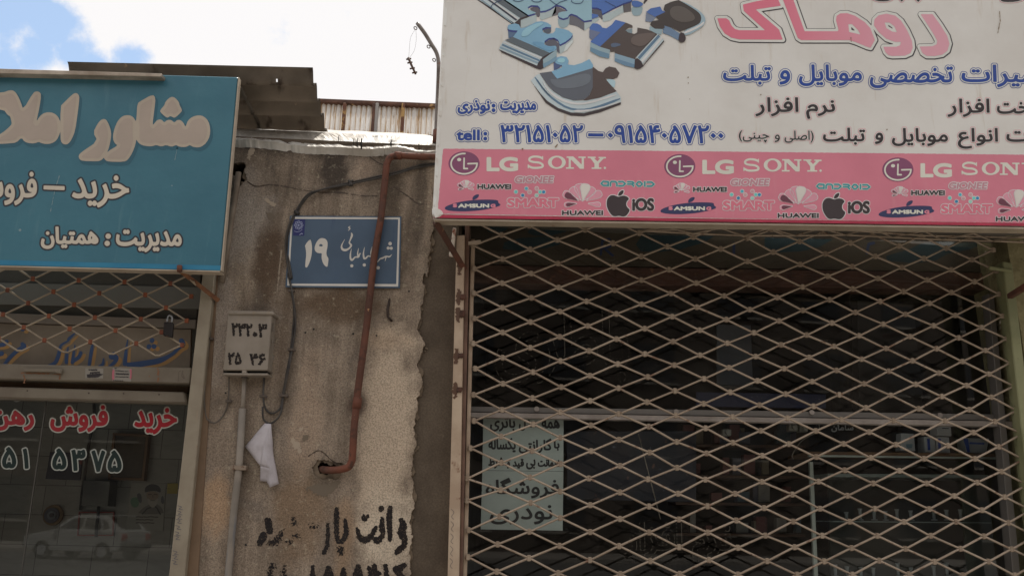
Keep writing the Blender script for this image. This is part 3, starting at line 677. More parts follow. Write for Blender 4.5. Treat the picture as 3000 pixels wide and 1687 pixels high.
bm = bmesh.new(); add_tube(bm, [PV(703, 252, -.1), PV(762, 371, .2)], .0085, 6); obj('roof_brace', bm, M_ROOF, rs)
bm = bmesh.new(); x0 = PV(560, 372, yb).x; add_box(bm, -4.2, xb+.02, .19, .27, zb_-.075, zb_-.028, .004); obj('roof_beam', bm, pm('old_timber', A(70, 58, 48), .85, var=(A(52, 43, 36), 20)), rs)
bm = bmesh.new(); yy = -.262
cp = [(-700, 180), (0, 199), (474, 216), (472, 225), (0, 217), (-700, 200)]
fr_ = [PV(x, y, yy) for x, y in cp]; bk_ = [p + Vector((0, .095, .004)) for p in fr_]
add_hexa(bm, [fr_[5], fr_[3], fr_[2], fr_[0], bk_[5], bk_[3], bk_[2], bk_[0]], .0015)
tag(obj('metal_capping', bm, pm('galvanised', A(150, 140, 128), .5, .3, var=(A(110, 98, 86), 6))), 'bent sheet metal capping laid along the top of the blue sign', 'capping')

fence = thing('corrugated_fence', 'white corrugated metal fence in a rusty frame on the roof behind the wall', 'fence', PV(1110, 400, 1.4))
FY = 1.4
M_CORR = pm('white_corrugated', (.84, .83, .81), .6, .0, var=((.76, .73, .69), 5), streak=((.46, .32, .19), 34, .54, .64))
def translucent(m, w):
    nt = m.node_tree; bs = nt.nodes['Principled BSDF']; t = nt.nodes.new('ShaderNodeBsdfTranslucent'); x = nt.nodes.new('ShaderNodeMixShader'); x.inputs[0].default_value = w
    nt.links.new(bs.inputs['Base Color'].links[0].from_socket, t.inputs[0]); nt.links.new(bs.outputs[0], x.inputs[1]); nt.links.new(t.outputs[0], x.inputs[2]); nt.links.new(x.outputs[0], nt.nodes['Material Output'].inputs[0])
def rust_valleys(m):
    nt = m.node_tree; bs = nt.nodes['Principled BSDF']; sx = nt.nodes.new('ShaderNodeSeparateXYZ'); pos = nt.nodes.new('ShaderNodeNewGeometry').outputs['Position']; nt.links.new(pos, sx.inputs[0])
    w = nmath(nt, 'SINE', nmath(nt, 'MULTIPLY', sx.outputs['X'], 2*math.pi/.0315)); f = nmath(nt, 'ADD', w, nmath(nt, 'MULTIPLY', nnoise(nt, 30, 4, .6, stretch=(1, 1, .1)), 1.6))
    nt.links.new(nmix(nt, nramp(nt, f, 1.35, 1.75, 0, .8), bs.inputs['Base Color'].links[0].from_socket, (.42, .28, .15)), bs.inputs['Base Color'])
rust_valleys(M_CORR)
translucent(M_CORR, .5)
fa, fb = PV(800, 292, FY), PV(1420, 318, FY); fc = PV(1110, 400, FY).z
bm = bmesh.new(); nw = 440; g0, g1 = [], []
for i in range(nw+1):
    t = i/nw; x = fa.x + (fb.x-fa.x)*t; z = fa.z + (fb.z-fa.z)*t; y = FY + .0075*math.sin(2*math.pi*(x)/.0315)
    g0.append(bm.verts.new((x, y, fc-.35))); g1.append(bm.verts.new((x, y, z)))
for i in range(nw):
    f = bm.faces.new((g0[i], g0[i+1], g1[i+1], g1[i])); f.smooth = True
obj('sheet', bm, M_CORR, fence)
M_FR = pm('rusty_frame', A(84, 58, 46), .75, var=(A(58, 42, 36), 12), spots=[(A(150, 120, 80), 14, .58, .66)])
bm = bmesh.new()
dz = Vector((0, -.03, 0)); up = Vector((0, 0, .018))
add_hexa(bm, [fa+dz-up, fb+dz-up, fb+dz+up*.4, fa+dz+up*.4] + [p+Vector((0, .06, 0)) for p in (fa+dz-up, fb+dz-up, fb+dz+up*.4, fa+dz+up*.4)], .003); obj('top_rail', bm, M_FR, fence)
la, lb = PV(800, 380, FY), PV(1420, 410, FY); bm = bmesh.new()
add_hexa(bm, [la+dz-up, lb+dz-up, lb+dz+up*.2, la+dz+up*.2] + [p+Vector((0, .06, 0)) for p in (la+dz-up, lb+dz-up, lb+dz+up*.2, la+dz+up*.2)], .003); obj('lower_rail', bm, M_FR, fence)
for px in (620, 768, 783, 915):
    x, y = z2([(px, 525)])[0]; x2, y2 = z2([(px-8, 668)])[0]; bm = bmesh.new()
    a, b = PV(x, y, FY-.025), PV(x2, y2, FY-.025)
    add_box(bm, a.x-.010, a.x+.010, FY-.045, FY-.022, b.z-.1, a.z, .003); obj('post', bm, {620: pm('ochre_steel', A(140, 112, 70), .7, spots=[(A(84, 56, 44), 9, .5, .56)]), 768: M_FR, 783: pm('grey_steel', A(120, 116, 112), .5, .3), 915: pm('ochre_steel', A(140, 112, 70), .7)}[px], fence)

pole = thing('roof_pole', 'bent grey steel pole with small rings standing at the corner of the pink sign', 'pole', PV(1278, 410, .1))
M_POLE = pm('pole_steel', A(96, 90, 86), .5, .4, var=(A(66, 58, 54), 10), spots=[(A(84, 60, 48), 30, .6, .7)])
bm = bmesh.new(); PY = .1
add_tube(bm, [PV(x, y, PY) for x, y in spline(z2([(983, 118), (1020, 168), (1055, 225), (1080, 268), (1090, 320), (1088, 430), (1082, 560), (1076, 720)]), 5)], .0095, 10); obj('shaft', bm, M_POLE, pole)
def ring(bm, c, r, t, tilt=0.0, n=14):
    add_tube(bm, [c + Vector((math.cos(a)*r*math.cos(tilt), math.cos(a)*r*math.sin(tilt), math.sin(a)*r)) for a in [2*math.pi*i/n for i in range(n+1)]], t, 6, cap=False)
for x, y in ((974, 143), (1040, 236), (1068, 303)):
    bm = bmesh.new(); ring(bm, PV(*z2([(x, y)])[0], PY), .0078, .0024, .5); obj('ring', bm, M_POLE, pole)
bm = bmesh.new(); add_tube(bm, [PV(*z2([(1079, 655)])[0], PY), PV(*z2([(1075, 720)])[0], PY)], .015, 8); obj('foot_sleeve', bm, M_RUST, pole)
ins = thing('wire_tensioner', 'small rusty tensioner dangling from a thin wire off the bent pole', 'tensioner', PV(*z2([(955, 330)])[0], PY))
bm = bmesh.new(); add_tube(bm, [PV(*z2([q])[0], PY) for q in ((938, 292), (952, 325), (975, 374))], [.006, .0055, .005], 8)
for q in ((940, 298), (946, 316), (958, 345), (970, 366)):
    c = PV(*z2([q])[0], PY); add_tube(bm, [c+Vector((-.012, 0, -.003)), c+Vector((.012, 0, .003))], .004, 6)
obj('body', bm, pm('dark_iron', A(66, 50, 44), .7), ins)
bm = bmesh.new(); add_tube(bm, [PV(x, y, PY) for x, y in spline(z2([(972, 150), (950, 190), (944, 240), (940, 292)]), 5)], .0006, 5); add_tube(bm, [PV(x, y, PY) for x, y in spline(z2([(976, 150), (978, 200), (968, 255), (944, 292)]), 5)], .0006, 5); obj('wire', bm, M_POLE, ins)
# ------------------------------------------------------------------ blue sign (left shop)
def vinyl(name, base, low, dirt, band=0.0):
    m = pm(name, base, .42, var=(low, 2.5), streak=(dirt, 26, .58, .82), spots=[(tuple(v*.5+.06 for v in base), 55, .74, .80)], bump=(7, .22, .012))
    return m
M_EDGE = pm('sign_edge_cream', A(144, 134, 120), .55, var=(A(130, 118, 104), 8), spots=[(A(100, 70, 52), 30, .66, .72)])
SB = -.22
M_BLUE = vinyl('blue_vinyl', A(51, 92, 105), A(45, 84, 98), A(62, 97, 108))
bs_ = thing('blue_sign', 'turquoise blue shop sign with cream lettering, above the left shop', 'shop sign', PV(300, 800, SB))
BQ = [(-700, 185), (697, 226), (645, 792), (-700, 760)]
bm = bmesh.new(); add_prism(bm, BQ, SB, .022, .004); obj('panel', bm, M_BLUE, bs_)
bm = bmesh.new(); add_prism(bm, [(697.5, 226), (701.5, 228), (649.5, 793), (645.5, 793)], SB-.002, .026, .001); add_prism(bm, [(-700, 761), (645, 793), (645, 797), (-700, 765)], SB-.002, .05, .001); obj('frame_edge', bm, M_EDGE, bs_)
bm = bmesh.new(); add_prism(bm, [(-700, 744), (647, 778), (645.5, 792), (-700, 759.5)], SB-.0012, .001); obj('lower_fold', bm, pm('blue_fold', A(32, 92, 120), .4, var=(A(40, 100, 126), 5)), bs_)
PB = (SB,)
zl = Z(.2562, 0, 240)
big = Ink()
big.poly(zl([(1745, 145), (1780, 185), (1765, 320), (1742, 505), (1765, 475), (1800, 435), (1845, 430), (1880, 470), (1910, 437), (1955, 435), (1995, 470), (2020, 440), (2060, 435), (2100, 470), (2118, 515), (2128, 500), (2150, 440), (2200, 400), (2270, 382), (2330, 395), (2385, 450), (2405, 540), (2400, 620), (2360, 700), (2300, 745), (2250, 752), (2200, 742), (2170, 722), (2140, 742), (2090, 748), (2040, 740), (2015, 722), (1960, 746), (1900, 722), (1845, 743), (1785, 722), (1740, 738), (1690, 738), (1620, 725), (1575, 690), (1552, 640), (1550, 480), (1562, 400), (1570, 250), (1610, 220)]), 1)
big.poly(zl([(1560, 470), (1530, 410), (1490, 385), (1440, 382), (1390, 400), (1345, 450), (1310, 530), (1290, 620), (1298, 680), (1325, 715), (1350, 727), (1230, 797), (1185, 860), (1200, 892), (1235, 914), (1420, 916), (1465, 890), (1515, 810), (1548, 720), (1560, 650)]), 1)
big.poly(zl([(1190, 423), (1218, 437), (1250, 500), (1273, 580), (1268, 650), (1250, 740), (1230, 797), (1185, 872), (1150, 902), (1110, 910), (940, 906), (905, 882), (898, 842), (930, 805), (1118, 680), (1065, 580), (1110, 490), (1150, 438)]), 1)
big.poly(zl([(1970, 170), (2010, 190), (2050, 240), (2050, 262), (2082, 322), (2075, 345), (2010, 407), (1985, 412), (1948, 390), (1920, 412), (1895, 405), (1832, 348), (1832, 325), (1885, 262), (1885, 240), (1930, 188)]), 1)
big.poly(zl([(870, 126), (900, 148), (909, 190), (890, 350), (860, 560), (820, 660), (780, 712), (740, 719), (705, 700), (690, 650), (692, 280), (720, 250), (830, 143)]), 1)
big.poly(zl([(550, 346), (620, 360), (665, 400), (690, 460), (690, 580), (650, 670), (590, 706), (530, 714), (470, 702), (445, 686), (390, 707), (330, 702), (280, 686), (245, 637), (190, 696), (100, 706), (-80, 714), (-220, 690), (-260, 600), (-200, 610), (-40, 620), (0, 600), (60, 560), (130, 495), (135, 470), (115, 390), (90, 385), (40, 315), (-120, 330), (-140, 140), (0, 124), (60, 117), (80, 106), (120, 97), (160, 104), (200, 150), (240, 240), (265, 322), (380, 124), (420, 109), (455, 119), (471, 150), (455, 280), (410, 480), (430, 430), (480, 368)]), 1)
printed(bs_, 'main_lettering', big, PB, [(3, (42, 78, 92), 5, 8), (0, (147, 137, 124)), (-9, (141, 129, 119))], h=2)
t2 = Ink().text('خرید', (213, 516, 376, 606), .01); t2.poly([(130, 546), (187, 548), (187, 555), (130, 553)])
t2.text('فروش', (-78, 505, 106, 599), .01)
t2.text('مدیریت', (342, 676, 530, 737), .012).text('همتیان', (122, 666, 286, 727), .0)
t2.dot(317, 692, 5.5).dot(314, 713, 5.5)
printed(bs_, 'lettering', t2, PB, [(7.0, (42, 42, 48)), (2.4, (164, 156, 143))], h=1.4)
sc_ = Ink().stroke([(174, 515), (160, 560), (148, 620)], [1.2, .8, .6]).stroke([(520, 430), (512, 470)], .8).dot(58, 674, 4).dot(504, 544, 1.8)
printed(bs_, 'scratch', sc_, PB, [(0, (98, 118, 124))], h=1, rough=1, seed=6)
def strut(name, a, b, r, label, mat=None, group=None):
    bm = bmesh.new(); a, b = Vector(a), Vector(b); d = (b-a).normalized()
    u = d.cross(Vector((0, 1, 0)) if abs(d.y) < .9 else Vector((1, 0, 0))).normalized()*r; w = d.cross(u).normalized()*r
    add_hexa(bm, [a-u-w, a+u-w, a+u+w, a-u+w, b-u-w, b+u-w, b+u+w, b-u+w], r*.25)
    return tag(obj(name, bm, mat or M_RUST), label, 'strut', group)
st = strut('sign_strut', PV(524, 790, SB+.02), PV(640, 880, -.03), .009, 'short rusty brown strut from the foot of the blue sign back to the wall', pm('brown_rust', A(104, 72, 48), .75, var=(A(80, 52, 38), 18)))
bm = bmesh.new(); add_tube(bm, [PV(526, 778, SB-.008), PV(526, 796, SB-.008)], .011, 8); obj('bolt', bm, M_RUST, st)
bm = bmesh.new()
for s in range(4): add_tube(bm, [PV(556+s*4, 818+s*3, -.16), PV(574-s*2, 836-s*4, -.15)], .003, 5)
obj('wire_wrap', bm, pm('wire', A(120, 108, 92), .6), st)

# ------------------------------------------------------------------ pink and white sign (right shop)
SR = -.33
rs_ = thing('pink_sign', 'large white shop sign with a pink band of phone logos, above the right shop', 'shop sign', PV(2200, 660, SR))
M_WHITE = vinyl('white_vinyl', A(183, 181, 177), A(174, 171, 166), A(160, 150, 136)); M_PINK = vinyl('pink_vinyl', A(178, 106, 121), A(170, 100, 115), A(176, 116, 126))
RQ = [(1309, -180), (3420, -180), (3420, 668), (1266, 632)]
bm = bmesh.new(); add_prism(bm, RQ, SR, .07, .006); obj('panel', bm, M_WHITE, rs_)
PR = (SR,)
band = Ink().poly([(1298, 436), (3415, 458), (3415, 660), (1282, 626), (1284, 600)]); printed(rs_, 'pink_band', band, PR, [(0, M_PINK)], h=3, rough=.8, seed=2)
LIFT = 2
bm = bmesh.new(); add_prism(bm, [(1285, 629), (3420, 660), (3420, 668), (1268, 638)], SR-.0022, .001); obj('lower_fold', bm, pm('crimson_fold', A(150, 44, 66), .45, var=(A(126, 36, 54), 6)), rs_)
bm = bmesh.new(); add_prism(bm, [(1270, 641), (3420, 671), (3420, 677), (1272, 646)], SR+.002, .06, .001); obj('bottom_rail', bm, M_EDGE, rs_)
bm = bmesh.new(); sz = PV(2200, 560, SR).z; add_box(bm, PV(1300, 500, SR).x, PV(3420, 500, SR).x, SR+.075, .27, sz, sz+.03); obj('shade_board', bm, pm('shade_board_brown', (.16, .14, .12), .9), rs_)  # unseen board added behind the sign to keep skylight off the gate top
bm = bmesh.new(); rn = random.Random(8)
for s in range(7):
    y = 20 + s*88; x = 1303 - y*.058
    add_prism(bm, [(x, y), (x+7+rn.random()*3, y+5), (x+6, y+58), (x-1, y+54)], SR-.003, .004, .001)
add_prism(bm, [(1266, 604), (1290, 612), (1302, 628), (1276, 636), (1264, 630)], SR-.006, .01, .003)
[obj('wrapped_edge', b, m_, rs_) for m_ in [pm('wrap_white', A(190, 186, 180), .45, var=(A(165, 158, 150), 10))] for b in pieces_of(bm)]
z3 = Z(.48304, 1260, 0); z4 = Z(.48322, 2050, 0)
def bx(zf, x0, y0, x1, y1):
    a = zf([(x0, y0), (x1, y1)]); return (*a[0], *a[1])
DB = (38, 62, 128); WH = (188, 184, 178); DK = (46, 40, 42); PK = (196, 132, 140)
tx = Ink().text('مدیریت', bx(z3, 428, 618, 640, 688)).text('نوذری', bx(z3, 170, 612, 360, 690)); tx.dot(*z3([(385, 642)])[0], 4).dot(*z3([(385, 670)])[0], 4)
tx.text('tell', bx(z3, 163, 790, 298, 850)); tx.dot(*z3([(335, 812)])[0], 4).dot(*z3([(335, 842)])[0], 4)
tx.text('۳۲۱۵۱۰۵۲', bx(z3, 430, 762, 925, 862), .004); tx.poly(z3([(962, 813), (1048, 814), (1048, 826), (962, 825)]))
tx.text('۰۹۱۵۴۰۵۷۲۰۰', (1782, 368, 2118, 419), .004)
tx.text('تبلت', bx(z4, 145, 398, 428, 512)).text('و', bx(z4, 487, 430, 545, 512)).text('موبایل', bx(z4, 605, 396, 980, 520)).text('تخصصی', bx(z4, 1035, 408, 1532, 533)).text('تعمیرات', bx(z4, 1590, 398, 2200, 528), .01)
printed(rs_, 'blue_lettering', tx, PR, [(6.8, DB), (4.9, WH), (1.7, DB)], h=1.2)
tx = Ink().text('افزار', bx(z4, 340, 594, 596, 704)).text('نرم', bx(z4, 648, 612, 818, 720)).text('افزار', bx(z4, 1505, 602, 1755, 708)).text('سخت', bx(z4, 1805, 622, 2090, 690), .01)
tx.text('تبلت', bx(z4, 750, 778, 1000, 876)).text('و', bx(z4, 1065, 808, 1110, 872)).text('موبایل', bx(z4, 1168, 780, 1502, 884)).text('انواع', bx(z4, 1568, 780, 1806, 900)).text('قطعات', bx(z4, 1862, 775, 2270, 860), .01)
tx.poly(z4([(1040, -60), (1045, -10), (1075, 6), (1130, 8), (1170, -4), (1190, -40), (1165, -20), (1120, -14), (1075, -20), (1060, -60)]), 1)
for q in ((1225, -8), (1325, -6)): x, y = z4([q])[0]; tx.poly([(x, y-8), (x+7, y), (x, y+8), (x-7, y)])
tx.poly(z4([(1825, 4), (1850, 12), (1920, 10), (1965, -6), (1990, -60), (1960, -60), (1930, -20), (1880, -8), (1830, -10)]), 1)
printed(rs_, 'black_lettering', tx, PR, [(5.2, PK), (3.7, WH), (1.5, DK)], h=1.2)
tx = Ink().text('(اصلی', bx(z4, 515, 794, 690, 866)).text('و', bx(z4, 455, 818, 485, 862)).text('چینی)', bx(z4, 238, 792, 420, 864))
printed(rs_, 'black_lettering', tx, PR, [(3.6, PK), (2.5, WH), (.55, DK)], h=1.1)
zr = Z(.28727, 2080, 0)
nm = Ink().poly(zr([(75, 190), (165, 190), (195, 210), (220, 265), (255, 300), (300, 312), (562, 312), (345, 115), (335, 50), (480, 15), (690, -20), (722, 62), (465, 100), (705, 305), (742, 408), (300, 405), (220, 388), (150, 345), (100, 270)]))
nm.poly(zr([(705, -100), (815, -100), (965, 322), (1302, 322), (1312, 310), (1285, 210), (1292, 165), (1330, 140), (1400, 138), (1480, 165), (1580, 230), (1635, 290), (1682, 410), (1637, 490), (1600, 480), (1480, 430), (1420, 412), (930, 412), (895, 390)])).poly(zr([(1410, 250), (1450, 250), (1510, 310), (1537, 357), (1420, 330)]), 0, True)
nm.poly(zr([(1800, 143), (1890, 163), (1950, 215), (2010, 310), (2060, 420), (2068, 490), (2045, 545), (1990, 570), (1860, 574), (1820, 566), (1790, 535), (1768, 480), (1900, 480), (1940, 465), (1947, 430), (1890, 430), (1800, 400), (1720, 330), (1672, 260), (1678, 200), (1720, 160)])).poly(zr([(1780, 233), (1830, 233), (1880, 270), (1907, 332), (1860, 326), (1800, 290)]), 0, True)
nm.poly(zr([(2148, 148), (2270, 148), (2345, 250), (2420, 370), (2442, 450), (2422, 520), (2370, 560), (2290, 574), (2210, 573), (2168, 545), (2138, 478), (2270, 475), (2312, 455), (2318, 420), (2290, 365), (2220, 255)]))
def name_print():
    m = pm('name_pink', A(188, 98, 116), .45); nt = m.node_tree; bs = nt.nodes['Principled BSDF']
    sx = nt.nodes.new('ShaderNodeSeparateXYZ'); nt.links.new(nt.nodes.new('ShaderNodeNewGeometry').outputs['Position'], sx.inputs[0])
    nt.links.new(nmix(nt, nramp(nt, sx.outputs['X'], PV(2200, 60, SR).x, PV(2700, 100, SR).x), A(188, 98, 116), A(188, 134, 146)), bs.inputs['Base Color']); return m
NAMEM = name_print()
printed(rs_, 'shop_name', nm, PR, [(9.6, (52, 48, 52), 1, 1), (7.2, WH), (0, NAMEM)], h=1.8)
# marks of dirt on the white ground
sp_ = Ink()
for x, y, r in ((1565, 470, 2.2), (1566, 505, 1.2), (1575, 602, 1.4), (560, 905, 2)): sp_.dot(*z3([(x, y)])[0], r)
sp_.stroke(z3([(760, 893), (772, 878)]), 1.6).stroke(z4([(1818, 70), (1822, 130), (1808, 200)]), 1).dot(*z4([(1135, 787)])[0], 2).stroke(zr([(1437, 385), (1440, 425)]), 1.2); sp_.dot(*z4([(370, 575)])[0], 1.5)
printed(rs_, 'dirt_mark', sp_, PR, [(0, (112, 96, 76))], h=.9, rough=1, seed=12, lift=5)

# --- printed picture: a tablet cut into jigsaw pieces
PUZ = {}
def pz(zf, col, pts, smooth=1, layer=1):
    PUZ.setdefault((layer, col), Ink()).poly(zf(pts), smooth)
za_ = Z(.1708, 1360, 0); zb2 = Z(.1708, 1640, 0); zc = Z(.18636, 1440, 80)
LT, LT2, TOP, RIM, GR, DKP, CH, CS = (150, 162, 164), (128, 148, 156), (112, 150, 174), (56, 62, 116), (82, 90, 96), (58, 50, 52), (164, 176, 180), (84, 108, 130)
# slab
pz(za_, DKP, [(215, 0), (100, -90), (330, -90), (870, 395), (815, 420)], 0); pz(za_, CH, [(250, 0), (120, -90), (400, -90), (520, 0), (960, 318), (860, 402)], 0, 2); pz(za_, (52, 54, 66), [(395, 0), (290, -90), (330, -90), (440, 0), (910, 345), (885, 362)], 0, 3)
pz(za_, GR, [(500, 0), (380, -90), (590, -90), (710, 0), (1095, 265), (960, 316)], 0, 3); pz(za_, DKP, [(860, 400), (960, 316), (1095, 268), (1120, 290), (970, 350), (965, 475), (930, 440), (900, 410)], 0, 3)
slab = [(700, 0), (590, -90), (2190, -90), (2190, 345), (2060, 365), (1930, 270), (1840, 240), (1800, 260), (1780, 300), (1700, 325), (1630, 300), (1605, 260), (1620, 225), (1680, 205), (1775, 195), (1730, 140), (1650, 100), (1575, 85), (1480, 150), (1400, 185), (1305, 200), (1300, 140), (1260, 100), (1150, 95), (1090, 130), (1100, 170), (1240, 225), (1100, 265)]
pz(za_, RIM, [(x, y+28) for x, y in slab], 0, 3); pz(za_, (128, 158, 170), slab, 0, 4)
pz(za_, LT, [(968, 352), (1240, 250), (1240, 385), (1000, 488), (968, 470)], 0, 2); pz(za_, LT, [(1300, 205), (1575, 110), (1575, 215), (1500, 290), (1330, 352), (1300, 330)], 0, 2); pz(za_, (96, 92, 98), [(1570, 105), (1770, 200), (1640, 215), (1600, 260), (1500, 290)], 0, 2)
pz(za_, LT2, [(1600, 290), (1812, 275), (1800, 440), (1700, 497), (1620, 462)], 1, 2); pz(za_, (92, 92, 98), [(1810, 262), (1930, 292), (2060, 392), (2060, 532), (1930, 455), (1800, 425)], 0, 2); pz(za_, LT, [(2058, 392), (2310, 285), (2312, 345), (2060, 536)], 0, 2)
pz(za_, (86, 84, 92), [(1100, 150), (1240, 120), (1300, 150), (1300, 300), (1240, 290), (1230, 230)], 1, 2)
RB = (70, 98, 154)
rb = [(550, -90), (1280, -90), (1225, 25), (1100, 62), (930, 140), (730, 248), (712, 170), (640, 138), (550, 138)]
pz(zb2, RIM, [(x, y+22) for x, y in rb], 0, 3); pz(zb2, RB, rb, 0, 5); pz(zb2, RB, [(1228, 25), (1300, 8), (1420, 50), (1432, 95), (1330, 135), (1240, 112)], 1, 5); pz(zb2, RB, [(550, 238), (660, 258), (660, 295), (550, 332)], 0, 5)
pz(zb2, LT, [(738, 262), (930, 190), (1095, 90), (1100, 215), (960, 290), (860, 360), (738, 382)], 0, 2); pz(zb2, (86, 82, 84), [(1085, 90), (1218, 45), (1225, 200), (1095, 222)], 0, 2); pz(zb2, LT2, [(1228, 110), (1432, 100), (1400, 262), (1310, 282), (1238, 258)], 1, 2); pz(zb2, DKP, [(1455, 0), (1520, -10), (1450, 75), (1432, 60)], 0, 2); pz(zb2, (80, 80, 88), [(520, 180), (640, 145), (715, 190), (740, 370), (690, 300), (560, 235)], 1, 2)
ln = Ink()
for q in ([(830, -10), (870, 22), (950, 28), (1010, 5)], [(1150, 0), (1200, 35), (1290, 35), (1340, 0)], [(1840, -10), (1850, 40), (1920, 65), (2010, 55), (2045, 5)], [(1470, 0), (1575, 80), (1650, 40), (1770, 0)], [(455, 140), (480, 90), (560, 40), (640, 0)]): ln.stroke(za_(q), 1.0, 4)
ln.stroke(zb2([(780, 25), (960, 120)]), .8)
# piece at the left
p1 = [(740, 480), (760, 430), (870, 406), (940, 428), (970, 490), (1050, 475), (1240, 380), (1330, 368), (1430, 398), (1490, 440), (1490, 475), (1400, 468), (1335, 500), (1355, 560), (1440, 588), (1520, 576), (1560, 540), (1570, 480), (1700, 500), (1790, 530), (1865, 590), (1830, 650), (1740, 720), (1640, 770), (1612, 690), (1540, 650), (1450, 658), (1378, 710), (1378, 770), (1450, 798), (1570, 790), (1588, 830), (1540, 890), (1460, 915), (838, 640), (920, 530), (850, 527), (760, 512)]
pz(za_, RIM, [(x, y+30) for x, y in p1], 0, 3); pz(za_, TOP, p1, 0, 4)
pz(za_, LT, [(1640, 780), (1868, 615), (1866, 725), (1760, 862), (1640, 935), (1592, 900), (1592, 800)], 0, 2); pz(za_, LT2, [(1350, 1025), (1588, 850), (1582, 1040), (1360, 1172)], 0, 5); pz(za_, (80, 100, 126), [(748, 510), (920, 535), (832, 640), (760, 662)], 0, 2)
pz(za_, GR, [(698, 692), (838, 640), (1470, 912), (1342, 982)], 0, 5); pz(za_, DKP, [(592, 845), (1250, 1120), (1280, 1060), (1345, 982), (1470, 910), (1580, 860), (1350, 1028), (1360, 1175), (1300, 1200), (1220, 1172), (640, 902)], 0, 4); pz(za_, CH, [(680, 702), (1342, 984), (1280, 1050), (1250, 1132), (596, 850), (625, 775)], 0, 5); pz(za_, CS, [(655, 755), (1308, 1035), (1292, 1062), (640, 785)], 0, 6)
pz(za_, (78, 84, 94), [(1340, 515), (1490, 480), (1490, 572), (1400, 582)], 1, 5); pz(za_, (84, 84, 94), [(1385, 725), (1540, 665), (1625, 760), (1640, 925), (1592, 885), (1580, 800), (1400, 790)], 0, 3)
# piece at the right of it
pz(zb2, RB, [(510, 480), (560, 408), (640, 408), (700, 440), (730, 480), (800, 492), (890, 430), (955, 346), (1132, 392), (692, 805), (528, 725), (540, 700), (700, 560), (520, 520)], 0, 4)
pz(zb2, (74, 66, 64), [(1130, 392), (1245, 440), (1250, 480), (1180, 480), (1128, 520), (1170, 562), (1280, 588), (1330, 562), (1332, 478), (1500, 510), (1672, 592), (1300, 992), (1290, 1022), (1150, 992), (950, 922), (940, 892), (862, 892), (862, 850), (770, 850), (688, 808)], 0, 4)
pz(zb2, LT2, [(525, 728), (690, 808), (862, 860), (845, 1008), (680, 972), (522, 882)], 0, 5); pz(zb2, (116, 140, 156), [(944, 918), (1290, 1022), (1282, 1168), (1120, 1132), (940, 1052)], 0, 5); pz(zb2, (96, 104, 128), [(508, 510), (702, 558), (562, 690), (508, 655)], 0, 5)
pz(zb2, CH, [(1308, 990), (1680, 588), (1790, 690), (1420, 1102), (1380, 1040)], 0, 5); pz(zb2, CS, [(1335, 990), (1690, 600), (1722, 630), (1372, 1022)], 0, 6); pz(zb2, DKP, [(1288, 1020), (1335, 1002), (1400, 1060), (1428, 1125), (1788, 690), (1788, 722), (1432, 1142), (1380, 1182), (1330, 1192), (1278, 1172)], 0, 6); pz(zb2, (110, 126, 134), [(1125, 525), (1245, 490), (1240, 580), (1170, 562)], 0, 5); pz(zb2, (80, 92, 112), [(862, 760), (950, 735), (1080, 770), (900, 830)], 1, 5)
# far right piece
pz(zb2, RB, [(1480, 212), (1560, 150), (1722, 118), (1760, 190), (1825, 212), (1640, 302)], 0, 4); pz(zb2, (104, 114, 134), [(1480, 222), (1642, 310), (1580, 385), (1468, 372)], 0, 4)
pz(zb2, (62, 56, 54), [(1800, 90), (1900, 40), (2040, 5), (2200, 92), (2380, 212), (2430, 290), (2420, 380), (2370, 432), (2062, 547), (1900, 472), (1790, 442), (1800, 482), (1760, 502), (1620, 492), (1548, 425), (1580, 368), (1700, 348), (1640, 292), (1812, 210), (1780, 170)], 0, 5)
pz(zb2, LT2, [(1545, 450), (1640, 500), (1762, 498), (1742, 602), (1680, 592), (1540, 522)], 0, 4); pz(zb2, (96, 116, 140), [(1780, 440), (1900, 478), (2062, 582), (2042, 702), (1900, 622), (1768, 572)], 0, 4); pz(zb2, (134, 154, 164), [(2040, 5), (2200, 70), (2400, 190), (2490, 290), (2502, 380), (2442, 472), (2170, 632), (2100, 545), (2370, 430), (2420, 380), (2430, 290), (2380, 210), (2200, 95)], 1, 6); pz(zb2, DKP, [(2058, 560), (2112, 560), (2167, 640), (2150, 712), (2090, 742), (2028, 712)], 1, 6)
# corner piece below
pz(zc, TOP, [(975, 530), (1020, 480), (1100, 458), (1180, 472), (1212, 530), (1200, 590), (1300, 602), (1420, 565), (1540, 503), (1598, 600), (1592, 645), (1030, 812), (940, 700), (1100, 640), (1112, 602), (1030, 580)], 0, 4)
pz(zc, (72, 84, 116), [(975, 550), (1112, 604), (1050, 652), (980, 684)], 0, 3); pz(zc, (84, 88, 96), [(755, 725), (942, 698), (1030, 812), (1592, 645), (1592, 960), (1530, 1082), (1448, 1142), (1280, 1152), (1120, 1102), (980, 1012), (890, 922)], 0, 4)
pz(zc, (76, 66, 64), [(1590, 620), (1680, 690), (1750, 710), (1790, 650), (1850, 620), (1950, 640), (2012, 722), (1980, 792), (1900, 822), (1788, 810), (1900, 940), (1968, 1010), (1700, 1112), (1500, 1152), (1440, 1152), (1540, 1070), (1592, 950)], 0, 4)
pz(zc, CH, [(760, 738), (880, 930), (980, 1020), (1120, 1110), (1300, 1160), (1500, 1156), (1965, 1013), (2032, 1100), (2036, 1182), (1700, 1292), (1450, 1352), (1250, 1342), (1050, 1272), (880, 1162), (770, 1042), (618, 842), (700, 758)], 0, 3); pz(zc, CS, [(690, 775), (850, 1005), (1000, 1135), (1200, 1262), (1400, 1292), (1600, 1262), (2020, 1110), (2026, 1142), (1640, 1292), (1400, 1320), (1190, 1292), (980, 1162), (830, 1022), (672, 795)], 1, 4)
